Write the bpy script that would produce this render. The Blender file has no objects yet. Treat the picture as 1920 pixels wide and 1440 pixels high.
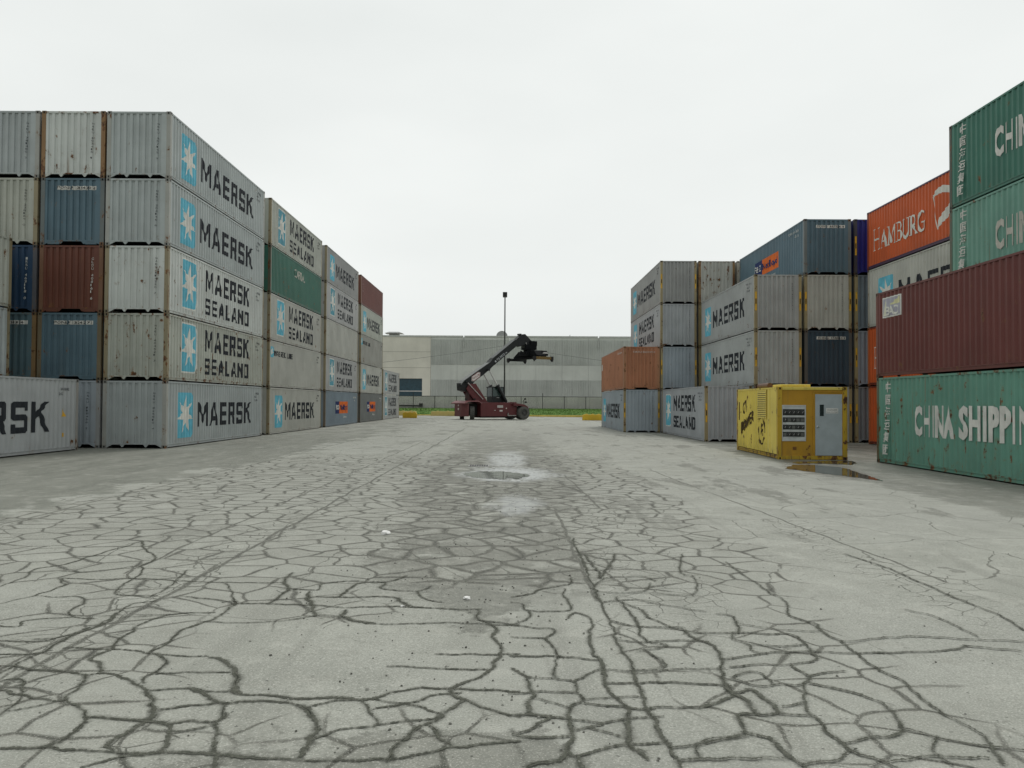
import bpy, bmesh, math, random
from mathutils import Vector, Matrix
R = math.radians
random.seed(11)
SC = bpy.context.scene
COL = SC.collection

# ------------------------------------------------------------------ camera
CAM_H, FPX = 1.899, 1550.4
yaw, pit, rol = R(0.031), R(1.292), R(0.325)
cam = bpy.data.cameras.new('camera')
cam.sensor_width = 36; cam.lens = 36 * FPX / 1920
cam.clip_start = 0.1; cam.clip_end = 6000
camo = bpy.data.objects.new('camera', cam); COL.objects.link(camo)
e1 = Vector((math.cos(yaw), -math.sin(yaw), 0))
e2 = Vector((-math.sin(pit) * math.sin(yaw), -math.sin(pit) * math.cos(yaw), math.cos(pit)))
fw = Vector((math.sin(yaw) * math.cos(pit), math.cos(yaw) * math.cos(pit), math.sin(pit)))
rt = math.cos(rol) * e1 + math.sin(rol) * e2
up = -math.sin(rol) * e1 + math.cos(rol) * e2
M = Matrix((rt, up, -fw)).transposed().to_4x4(); M.translation = (0, 0, CAM_H)
camo.matrix_world = M
SC.camera = camo

# ------------------------------------------------------------------ sky, sun, exposure
SUN_EL, SUN_AZ = 55, 18            # high, slightly ahead of the camera, behind thick cloud
w = bpy.data.worlds.new('World'); SC.world = w; w.use_nodes = True
nt = w.node_tree; nt.nodes.clear()
N = nt.nodes.new
out = N('ShaderNodeOutputWorld'); bg = N('ShaderNodeBackground')
sky = N('ShaderNodeTexSky'); sky.sky_type = 'NISHITA'; sky.sun_disc = False
sky.sun_elevation = R(SUN_EL); sky.sun_rotation = R(SUN_AZ); sky.air_density = 1.2; sky.dust_density = 4.0
hs = N('ShaderNodeHueSaturation'); hs.inputs['Saturation'].default_value = 0.06; hs.inputs['Value'].default_value = .9
nt.links.new(sky.outputs[0], hs.inputs['Color'])
tc = N('ShaderNodeTexCoord'); mp = N('ShaderNodeMapping'); mp.inputs['Scale'].default_value = (1.2, 1.2, 3.2)
nz = N('ShaderNodeTexNoise'); nz.inputs['Scale'].default_value = 1.6; nz.inputs['Detail'].default_value = 5; nz.inputs['Roughness'].default_value = .45
nt.links.new(tc.outputs['Generated'], mp.inputs['Vector']); nt.links.new(mp.outputs[0], nz.inputs['Vector'])
rp = N('ShaderNodeValToRGB')
rp.color_ramp.elements[0].position = .28; rp.color_ramp.elements[0].color = (8.1, 8.45, 8.3, 1)
rp.color_ramp.elements[1].position = .72; rp.color_ramp.elements[1].color = (9.4, 9.7, 9.5, 1)
nt.links.new(nz.outputs['Fac'], rp.inputs[0])
sp = N('ShaderNodeSeparateXYZ'); nt.links.new(tc.outputs['Generated'], sp.inputs[0])
mr = N('ShaderNodeMapRange'); mr.interpolation_type = 'SMOOTHSTEP'                  # sky dimmed behind the camera, added to darken the walls facing it
for i_, v_ in ((1, -.75), (2, .45), (3, .84), (4, 1.0)): mr.inputs[i_].default_value = v_
nt.links.new(sp.outputs[1], mr.inputs[0])
vm = N('ShaderNodeVectorMath'); vm.operation = 'SCALE'; nt.links.new(rp.outputs[0], vm.inputs[0]); nt.links.new(mr.outputs[0], vm.inputs['Scale'])
mx = N('ShaderNodeMix'); mx.data_type = 'RGBA'; mx.inputs[0].default_value = .9
nt.links.new(hs.outputs[0], mx.inputs[6]); nt.links.new(vm.outputs[0], mx.inputs[7])
nt.links.new(mx.outputs[2], bg.inputs['Color']); bg.inputs['Strength'].default_value = 0.10
nt.links.new(bg.outputs[0], out.inputs['Surface'])
sun = bpy.data.lights.new('sun', 'SUN'); sun.energy = 1.3; sun.angle = R(16); sun.color = (1, .97, .93)
so = bpy.data.objects.new('sun', sun); COL.objects.link(so)
sd = Vector((math.sin(R(SUN_AZ)) * math.cos(R(SUN_EL)), math.cos(R(SUN_AZ)) * math.cos(R(SUN_EL)), math.sin(R(SUN_EL))))
so.rotation_euler = sd.to_track_quat('Z', 'Y').to_euler(); so.location = (0, 0, 60)
vs = SC.view_settings; SC.display_settings.display_device = 'sRGB'
vs.view_transform = 'Standard'; vs.look = 'None'; vs.exposure = 0.0; vs.gamma = 1.0; vs.use_curve_mapping = False
SC.cycles.max_bounces = 6; SC.cycles.transparent_max_bounces = 12

# ------------------------------------------------------------------ node helpers
class V:
    """A node socket with arithmetic."""
    def __init__(s, t, k): s.t, s.k = t, k
    def m(s, op, b=None, c=None):
        n = s.t.nodes.new('ShaderNodeMath'); n.operation = op; s.t.links.new(s.k, n.inputs[0])
        for i, v in ((1, b), (2, c)):
            if v is None: continue
            if isinstance(v, V): s.t.links.new(v.k, n.inputs[i])
            else: n.inputs[i].default_value = v
        return V(s.t, n.outputs[0])
    def __add__(s, b): return s.m('ADD', b)
    def __radd__(s, b): return s.m('ADD', b)
    def __sub__(s, b): return s.m('SUBTRACT', b)
    def __mul__(s, b): return s.m('MULTIPLY', b)
    def __rmul__(s, b): return s.m('MULTIPLY', b)
    def __truediv__(s, b): return s.m('DIVIDE', b)
    def abs(s): return s.m('ABSOLUTE')
    def max(s, b): return s.m('MAXIMUM', b)
    def min(s, b): return s.m('MINIMUM', b)
    def inv(s): return (s * -1.0) + 1.0
    def ss(s, lo, hi):
        n = s.t.nodes.new('ShaderNodeMapRange'); n.interpolation_type = 'SMOOTHSTEP'
        s.t.links.new(s.k, n.inputs[0])
        for i, v in ((1, lo), (2, hi)):
            if isinstance(v, V): s.t.links.new(v.k, n.inputs[i])
            else: n.inputs[i].default_value = v
        return V(s.t, n.outputs[0])

class Mat:
    def __init__(s, name, rough=.6, spec=.35, metal=0.):
        s.m = bpy.data.materials.new(name); s.m.use_nodes = True; s.t = s.m.node_tree
        s.b = s.t.nodes['Principled BSDF']; s.b.inputs['Roughness'].default_value = rough
        s.b.inputs['Specular IOR Level'].default_value = spec; s.b.inputs['Metallic'].default_value = metal
    def obj(s): return s.t.nodes.new('ShaderNodeTexCoord').outputs['Object']
    def rnd(s): return V(s.t, s.t.nodes.new('ShaderNodeObjectInfo').outputs['Random'])
    def map(s, vec, sc=(1, 1, 1), loc=(0, 0, 0)):
        n = s.t.nodes.new('ShaderNodeMapping'); n.inputs['Scale'].default_value = sc; n.inputs['Location'].default_value = loc
        s.t.links.new(vec, n.inputs['Vector']); return n.outputs[0]
    def noise(s, vec, scale, det=4, rough=.5, w=None, col=False):
        n = s.t.nodes.new('ShaderNodeTexNoise'); n.inputs['Scale'].default_value = scale
        n.inputs['Detail'].default_value = det; n.inputs['Roughness'].default_value = rough
        s.t.links.new(vec, n.inputs['Vector'])
        if w is not None:
            n.noise_dimensions = '4D'; s.t.links.new(w.k, n.inputs['W'])
        return n.outputs['Color'] if col else V(s.t, n.outputs['Fac'])
    def voro(s, vec, scale, rnd=1.0):
        n = s.t.nodes.new('ShaderNodeTexVoronoi'); n.feature = 'DISTANCE_TO_EDGE'; n.voronoi_dimensions = '2D'
        n.inputs['Scale'].default_value = scale; n.inputs['Randomness'].default_value = rnd
        s.t.links.new(vec, n.inputs['Vector']); return V(s.t, n.outputs['Distance']) / scale
    def xyz(s, vec):
        n = s.t.nodes.new('ShaderNodeSeparateXYZ'); s.t.links.new(vec, n.inputs[0])
        return [V(s.t, n.outputs[i]) for i in range(3)]
    def warp(s, vec, scale, amt, det=2):
        c = s.noise(vec, scale, det, .5, col=True)
        a = s.t.nodes.new('ShaderNodeVectorMath'); a.operation = 'SUBTRACT'; s.t.links.new(c, a.inputs[0]); a.inputs[1].default_value = (.5, .5, .5)
        b = s.t.nodes.new('ShaderNodeVectorMath'); b.operation = 'MULTIPLY_ADD'
        s.t.links.new(a.outputs[0], b.inputs[0]); b.inputs[1].default_value = (amt, amt, amt); s.t.links.new(vec, b.inputs[2])
        return b.outputs[0]
    def mix(s, f, a, b):
        n = s.t.nodes.new('ShaderNodeMix'); n.data_type = 'RGBA'
        if isinstance(f, V): s.t.links.new(f.k, n.inputs[0])
        else: n.inputs[0].default_value = f
        for i, v in ((6, a), (7, b)):
            if isinstance(v, tuple): n.inputs[i].default_value = (*v, 1)
            else: s.t.links.new(v, n.inputs[i])
        return n.outputs[2]
    def color(s, c):
        if isinstance(c, tuple): s.b.inputs['Base Color'].default_value = (*c, 1)
        else: s.t.links.new(c, s.b.inputs['Base Color'])
        return s
    def rough(s, v): s.t.links.new(v.k, s.b.inputs['Roughness']); return s
    def bump(s, h, dist, st=1.0):
        n = s.t.nodes.new('ShaderNodeBump'); n.inputs['Distance'].default_value = dist; n.inputs['Strength'].default_value = st
        s.t.links.new(h.k, n.inputs['Height']); s.t.links.new(n.outputs[0], s.b.inputs['Normal']); return s

MC = {}
def sc3(c, k): return tuple(min(1, v * k) for v in c)
def paint(col, rust=.2, dirt=.35, rough=.5):
    """Weathered container paint: mottling, vertical grime runs, rust blooms."""
    key = ('p', col, rust, dirt, rough)
    if key in MC: return MC[key]
    m = Mat('weathered_paint', rough, .3)
    o = m.obj(); W = m.rnd() * 37.0
    base = m.mix(m.noise(o, .7, 5, .6, W).ss(.3, .7), sc3(col, .86), sc3(col, 1.07))
    grime_c = tuple(v * .5 + a for v, a in zip(col, (.045, .04, .028)))
    st = m.noise(m.map(o, (5, 5, .28)), 1.3, 6, .62, W)
    base = m.mix(st.ss(.52, .8) * dirt, base, grime_c)
    x, y, z = m.xyz(o)
    low = (z.ss(.15, .75)).inv() * m.noise(m.map(o, (3, 3, .8)), 1.5, 5, .6, W).ss(.4, .7)
    base = m.mix(low * (dirt * .8), base, grime_c)
    sm = m.noise(o, 16, 3, .6, W)
    base = m.mix(sm.ss(.62, .8) * .25, base, sc3(col, .7))
    rc = m.mix(m.noise(o, 9, 4, .6, W).ss(.35, .65), (.05, .023, .012), (.19, .085, .032))
    rn = m.noise(m.map(o, (1.6, 1.6, 1.0)), 2.2, 10, .68, W) + low * .07
    th = .665 - .115 * rust
    halo = rn.ss(th - .045, th) * .5
    base = m.mix(halo, base, tuple(v * .6 + a for v, a in zip(col, (.09, .05, .015))))
    run = m.noise(m.map(o, (7, 7, .22)), 1.6, 7, .6, W)
    base = m.mix(run.ss(.67 - .12 * rust, .77 - .12 * rust) * (.35 + .4 * min(1, rust)), base, (.2, .11, .05))
    base = m.mix(rn.ss(th, th + .03), base, rc)
    m.color(base)
    m.bump(m.noise(o, 1.1, 3, .5, W) + rn * .25, .02, .5)
    MC[key] = m.m; return m.m

def flat(name, col, rough=.55, spec=.3, var=.12, metal=0.):
    key = ('f', name, col, rough)
    if key in MC: return MC[key]
    m = Mat(name, rough, spec, metal); o = m.obj(); W = m.rnd() * 19.0
    m.color(m.mix(m.noise(o, 3.0, 6, .62, W).ss(.3, .7), sc3(col, 1 - var), sc3(col, 1 + var)))
    MC[key] = m.m; return m.m

def worn(name, col, wear=.3):
    """Paint of markings: flakes off in places (transparent chips)."""
    key = ('w', name, col, wear)
    if key in MC: return MC[key]
    m = Mat(name, .6, .2); o = m.obj(); W = m.rnd() * 23.0
    m.color(m.mix(m.noise(o, 2.2, 5, .6, W).ss(.3, .7), sc3(col, .82), sc3(col, 1.1)))
    f = m.noise(m.map(o, (2.2, 2.2, .8)), 4.5, 8, .68, W)
    a = f.ss(.74 - .2 * wear, .77 - .2 * wear).inv()
    m.t.links.new(a.k, m.b.inputs['Alpha'])
    MC[key] = m.m; return m.m

# ------------------------------------------------------------------ mesh helpers
class MB:
    def __init__(s): s.v, s.f, s.mi = [], [], []
    def face(s, pts, mi=0):
        i = len(s.v); s.v += [tuple(p) for p in pts]; s.f.append(tuple(range(i, i + len(pts)))); s.mi.append(mi); return s
    def hexa(s, p, mi=0):
        i = len(s.v); s.v += [tuple(q) for q in p]
        for q in ((0, 3, 2, 1), (4, 5, 6, 7), (0, 1, 5, 4), (1, 2, 6, 5), (2, 3, 7, 6), (3, 0, 4, 7)):
            s.f.append(tuple(i + k for k in q)); s.mi.append(mi)
        return s
    def box(s, x0, x1, y0, y1, z0, z1, mi=0):
        return s.hexa([(x0, y0, z0), (x1, y0, z0), (x1, y1, z0), (x0, y1, z0), (x0, y0, z1), (x1, y0, z1), (x1, y1, z1), (x0, y1, z1)], mi)
    def extr(s, pts, f, mi=0):
        """pts: 2-D polygon; f(u, v, side) -> 3-D; side 0/1."""
        n = len(pts); i = len(s.v)
        s.v += [f(u, v, 0) for u, v in pts] + [f(u, v, 1) for u, v in pts]
        s.f.append(tuple(i + k for k in range(n))[::-1]); s.f.append(tuple(i + n + k for k in range(n))); s.mi += [mi, mi]
        for k in range(n):
            j = (k + 1) % n; s.f.append((i + k, i + j, i + n + j, i + n + k)); s.mi.append(mi)
        return s
    def xz(s, pts, y0, y1, mi=0): return s.extr(pts, lambda u, v, t: (u, y1 if t else y0, v), mi)
    def yz(s, pts, x0, x1, mi=0): return s.extr(pts, lambda u, v, t: (x1 if t else x0, u, v), mi)
    def xy(s, pts, z0, z1, mi=0): return s.extr(pts, lambda u, v, t: (u, v, z1 if t else z0), mi)
    def tube(s, p, q, r0, r1=None, n=10, cap=True, mi=0):
        r1 = r0 if r1 is None else r1; p, q = Vector(p), Vector(q); d = (q - p).normalized()
        a = d.orthogonal().normalized(); b = d.cross(a); i = len(s.v)
        for c, r in ((p, r0), (q, r1)):
            for k in range(n):
                t = 2 * math.pi * k / n; s.v.append(tuple(c + a * (r * math.cos(t)) + b * (r * math.sin(t))))
        for k in range(n):
            j = (k + 1) % n; s.f.append((i + k, i + j, i + n + j, i + n + k)); s.mi.append(mi)
        if cap:
            s.f.append(tuple(i + k for k in range(n))[::-1]); s.f.append(tuple(i + n + k for k in range(n))); s.mi += [mi, mi]
        return s
    def lathe(s, c, ax, prof, n=28, mi=0):
        """prof: list of (radius, offset along axis)."""
        c, d = Vector(c), Vector(ax).normalized(); a = d.orthogonal().normalized(); b = d.cross(a); i = len(s.v)
        for r, o in prof:
            for k in range(n):
                t = 2 * math.pi * k / n; s.v.append(tuple(c + d * o + a * (r * math.cos(t)) + b * (r * math.sin(t))))
        for j in range(len(prof) - 1):
            for k in range(n):
                l = (k + 1) % n; s.f.append((i + j * n + k, i + j * n + l, i + (j + 1) * n + l, i + (j + 1) * n + k)); s.mi.append(mi)
        return s
    def mesh(s, name, mats=()):
        me = bpy.data.meshes.new(name); me.from_pydata(s.v, [], s.f)
        for m in mats: me.materials.append(m)
        if any(s.mi):
            for p, k in zip(me.polygons, s.mi): p.material_index = k
        bm = bmesh.new(); bm.from_mesh(me); bmesh.ops.recalc_face_normals(bm, faces=bm.faces); bm.to_mesh(me); bm.free()
        me.update(); return me
    def build(s, name, mat, parent=None, bevel=0., smooth=False):
        me = s.mesh(name, mat if isinstance(mat, (list, tuple)) else [mat])
        o = bpy.data.objects.new(name, me); COL.objects.link(o)
        if parent is not None: o.parent = parent
        if bevel:
            b = o.modifiers.new('bevel', 'BEVEL'); b.width = bevel; b.segments = 2; b.limit_method = 'ANGLE'; b.angle_limit = R(50)
        if smooth:
            for p in me.polygons: p.use_smooth = True
            me.set_sharp_from_angle(angle=R(40))
        return o

def tag(o, label=None, cat=None, group=None, kind=None):
    for k, v in (('label', label), ('category', cat), ('group', group), ('kind', kind)):
        if v: o[k] = v
    return o
def empty(name, loc, rz=0.):
    o = bpy.data.objects.new(name, None); o.location = loc; o.rotation_euler = (0, 0, rz); o.empty_display_size = .3
    COL.objects.link(o); return o
def part(name, me, parent, mat=None):
    o = bpy.data.objects.new(name, me); COL.objects.link(o); o.parent = parent
    if mat is not None:
        o.material_slots[0].link = 'OBJECT'; o.material_slots[0].material = mat
    return o

def gz(x): return -0.0055 * max(-13.3, min(13.3, x))

# ------------------------------------------------------------------ the yard pavement
def pavement():
    m = Mat('cracked_concrete', .82, .25); o = m.obj(); x, y, z = m.xyz(o)
    n_big = m.noise(o, .16, 5, .55); n_mid = m.noise(o, .8, 6, .6); n_fine = m.noise(o, 9, 5, .65); n_grit = m.noise(o, 70, 4, .8); n_agg = m.noise(o, 24, 6, .75)
    n_smear = m.noise(m.map(o, (1.6, .3, 1)), 1.0, 5, .6)
    # pale slab zone between two older, darker strips beside the stacks
    edgeL = (x + (n_mid + -.5) * 5.0 + (n_big + -.5) * 3.0 + (n_fine + -.5) * 1.2).ss(-8.1, -7.5)
    edgeR = (x * -1.0 + (n_mid + -.5) * 1.8 + (n_fine + -.5) * .5).ss(-9.0, -8.7)
    far = y.ss(34., 60.)
    slab = (edgeL * edgeR).max(far * n_mid.ss(.35, .6))
    conc = m.mix(n_mid.ss(.3, .7), (.265, .272, .238), (.345, .352, .312))
    conc = m.mix(n_big.ss(.35, .68) * .6, conc, (.305, .312, .282))
    old = m.mix(n_smear.ss(.3, .7), (.135, .142, .12), (.20, .206, .178))
    col = m.mix(slab, old, conc)
    # stained middle lane
    lane = ((x + .35).abs() * -1.0 + y.ss(13., 19.) * .75 + (n_mid + -.5) * 3.2 + (n_fine + -.5) * 1.6 + (n_big + -.5) * 1.5).ss(-1.45, -1.05)
    lane = lane * (y + (n_mid + -.5) * 3.0).ss(7.6, 9.0) * (y.ss(30., 62.).inv()) * (n_smear + (n_fine + -.5) * .6).ss(.30, .40)
    blob = m.noise(o, 1.25, 9, .68); lane0 = lane; lane = lane * blob.ss(.40, .50)
    patch = m.noise(m.map(o, (1.3, .42, 1), (3.1, 1.7, 0)), .55, 8, .68).ss(.56, .60) * slab.m('POWER', .5)
    patch = patch * (y.ss(9., 14.) * .95 + .0)
    fx, fy = (x + .35) / 1.25, (y - 4.45) / .42
    fore = ((fx * fx + fy * fy).m('SQRT') + (blob + -.5) * 4.0 + (n_fine + -.5) * 1.2).ss(.75, .95).inv()
    fx2, fy2 = (x + .25) / .55, (y - 7.9) / .8
    fore2 = ((fx2 * fx2 + fy2 * fy2).m('SQRT') + (blob + -.5) * 3.0 + (n_fine + -.5) * 1.0).ss(.8, 1.05).inv()
    dirt = lane.max(patch * .85).max(fore * .75).max(fore2 * .85)
    col = m.mix(dirt * .88, col, m.mix(n_fine.ss(.3, .7), (.10, .103, .088), (.175, .178, .152)))
    col = m.mix(n_agg.ss(.35, .5).inv() * .3, col, (.2, .2, .175)); col = m.mix(m.noise(o, 3.1, 7, .7).ss(.52, .66) * .35, col, (.23, .23, .2)); col = m.mix(m.noise(m.map(o, (1, 1, 1), (5., 9., 0)), 2.3, 6, .65).ss(.52, .68) * .3, col, (.47, .47, .42))
    scuff = m.noise(m.map(m.warp(o, .12, 2.5), (2.6, .045, 1), (4., 0, 0)), 1.0, 4, .55).ss(.56, .68); col = m.mix(scuff * .3, col, (.17, .172, .15))
    # crack networks
    pw = m.warp(m.warp(o, .8, .42, 2), 5.5, .06, 2)
    w_n = m.noise(o, 1.7, 3, .5)
    dens = m.noise(m.map(o, (1, .8, 1), (7.3, 2.2, 0)), .34, 3, .5)
    mid_zone = (x + dens * 2.0).ss(-4.2, -2.6) * (x + dens * 1.6 - w_n).ss(2.6, 4.2).inv()
    left_zone = (x + w_n).ss(-8.2, -6.0) * (x.ss(-3.6, -2.6).inv())
    blankx, blanky = (x + 1.05) / 1.05, (y - 6.15) / .95
    blank = ((blankx * blankx) + (blanky * blanky)).ss(.75, 1.35)
    near = (y + (w_n + -.5) * 1.6).ss(8.2, 9.3); yfade = y.ss(20., 34.).inv() * near
    act1 = mid_zone.max(left_zone * .8) * dens.ss(.22, .42) * blank * yfade
    act1 = act1.max(lane0 * .95 * yfade); hair = (near.inv()) * mid_zone.max(left_zone) * blank * dens.ss(.42, .56); act1 = act1.max(hair * .34)
    c1 = m.voro(pw, 1.9); vn = m.t.nodes.new('ShaderNodeTexVoronoi'); vn.voronoi_dimensions = '2D'; vn.inputs['Scale'].default_value = 1.9; m.t.links.new(pw, vn.inputs['Vector']); cell = m.xyz(vn.outputs['Color'])[0]
    col = m.mix(cell.ss(.0, 1.) * act1.ss(.15, .3) * .42, col, m.mix(n_fine.ss(.3, .7), (.215, .22, .19), (.26, .26, .228)))
    c2 = m.voro(m.map(m.warp(o, .6, 1.0, 4), (1, .8, 1)), .62); c3 = m.voro(m.warp(pw, 2.2, .2), 3.6)
    w1 = (act1.ss(.0, .5) * .7 + .3) * (w_n.ss(.3, .75) * .026 + .016 + y.ss(9., 20.) * .016 + lane0 * (n_fine * .06))
    act2 = (w_n.ss(.38, .55) * .5 + .5) * slab * near.max((x).ss(5.2, 5.8)).max((x).ss(-5.6, -5.0).inv()) * y.ss(30., 60.).inv()
    w2 = act2 * (w_n.ss(.35, .8) * .014 + .006)
    fz = ((x - 1.55).abs().ss(.3, .8).inv() * y.ss(6.5, 8.) * y.ss(15., 16.).inv()).max((x - 4.55).abs().ss(.25, .8).inv() * .9 * y.ss(13., 15.).inv()).max((x + 3.5).abs().ss(.2, .55).inv())
    fz = fz.max(n_mid.ss(.56, .66) * mid_zone * y.ss(14., 24.).inv()); w3 = fz * dens.ss(.36, .55) * (w_n * .016 + .002)
    k1 = c1.ss(w1 * .35, w1 * 1.15 + .003).inv() * act1.ss(.12, .3)
    k2 = c2.ss(w2 * .3, w2 * 1.2 + .003).inv() * act2.ss(.1, .4)
    k3 = c3.ss(w3 * .3, w3 * 1.1 + .002).inv() * fz.ss(.2, .6) * dens.ss(.36, .5)
    halo = (c1.ss(w1 * .6, w1 * 2.4 + .006).inv() * act1.ss(.05, .3)) * n_fine.ss(.35, .62)
    # straight sawn joints (wobbly, dirt filled)
    wob = (m.noise(o, .55, 4, .6) + -.5) * .26
    def joint(xc, y0, y1, wid, slope=0.):
        d = (x + wob - xc - (y - y0) * slope).abs()
        ww = w_n * (wid * 1.2) + wid * .65
        return d.ss(ww * .35, ww + .004).inv() * y.ss(y0 - .05, y0 + .05) * y.ss(y1 - .3, y1 + .3).inv()
    js = joint(-3.33, -5., 60., .030).max(joint(.82, 8., 15.05, .026)).max(joint(1.62, 15.1, 22., .024, -.03))
    js = js.max(joint(-4.2, 9., 40., .020) * dens.ss(.35, .5)).max(joint(4.75, 9., 24., .022, -.05) * n_mid.ss(.3, .45))
    js = js.max(joint(-7.6, 6., 45., .03, .0) * .8)
    ty = ((y + wob * .4) - 15.08).abs().ss(.015, .04).inv() * x.ss(.6, .66) * x.ss(1.64, 1.7).inv()
    js = js.max(ty)
    spot = m.noise(m.map(o, (1, 1, 1), (13., 4., 0)), 1.35, 3, .5).ss(.715, .735)
    crack = k1.max(k2 * .85).max(k3 * .9).max(js).max(spot * slab * .55)
    dust = m.mix(n_agg.ss(.35, .65), (.055, .057, .046), (.115, .116, .096))
    col = m.mix(halo * .42, col, (.2, .197, .172))
    col = m.mix(crack * .93, col, dust)
    core = c1.ss(0., w1 * .35 + .0008).inv() * act1.ss(.1, .4) * w_n.ss(.46, .62)
    col = m.mix((core.max(js * w_n.ss(.55, .7) * .6)) * .7, col, (.025, .025, .022))
    # whitish lime residue round the drain
    ex, ey = (x + .1) / 1.65, (y - 22.0) / 3.0
    rr = (ex * ex + ey * ey).m('SQRT') + (n_mid + -.5) * 1.9 + (n_fine + -.5) * 1.0
    white = rr.ss(.5, .95).inv()
    ex2, ey2 = (x + .15) / 1.0, (y - 28.) / 6.5
    white2 = ((ex2 * ex2 + ey2 * ey2).m('SQRT') + (n_mid + -.5) * 1.3).ss(.4, .9).inv() * .8
    ex3, ey3 = (x - .1) / .65, (y - 15.6) / 2.0
    white3 = ((ex3 * ex3 + ey3 * ey3).m('SQRT') + (n_smear + -.5) * 2.0).ss(.3, .9).inv() * .55
    col = m.mix((white.max(white2) * ((n_fine + -.5) * 1.4 + n_mid).ss(.30, .52)).max(white3) * .8, col, m.mix(n_fine.ss(.3, .7), (.46, .485, .49), (.6, .62, .62)))
    wx, wy = (x - 9.35 + (y + -24.5) * -.14) / 1.25, (y - 25.2) / 4.6
    wet = ((wx * wx + wy * wy).m('SQRT') + (n_mid + -.5) * 1.6 + (n_fine + -.5) * .6).ss(.62, .98).inv()
    col = m.mix(wet * .62, col, (.10, .10, .08))
    # aggregate grain
    col = m.mix(n_grit.ss(.54, .66) * .62, col, (.62, .62, .56))
    col = m.mix(n_grit.ss(.34, .47).inv() * .62, col, (.125, .13, .11))
    col = m.mix(m.noise(o, 21, 2, .5).ss(.70, .74) * .7, col, (.045, .045, .04))
    m.color(col)
    damp = (edgeR.inv() * n_mid.ss(.45, .62)).max(wet * 1.5)
    m.rough((damp * -.3) + .84)
    m.bump((crack.inv() * .7) + n_agg * .18 + n_mid * .4 + n_grit * .06, .012, .8)
    xs = [-160, -60, -30] + [-20 + i for i in range(41)] + [30, 60, 160]
    ys = [-60, -10] + [i * 4 for i in range(29)] + [114.0]
    b = MB(); b.v = [(a, c, gz(a)) for c in ys for a in xs]; n = len(xs)
    b.f = [(j * n + i, j * n + i + 1, (j + 1) * n + i + 1, (j + 1) * n + i) for j in range(len(ys) - 1) for i in range(n - 1)]; b.mi = [0] * len(b.f)
    tag(b.build('pavement', m.m), kind='structure')
pavement()
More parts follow.
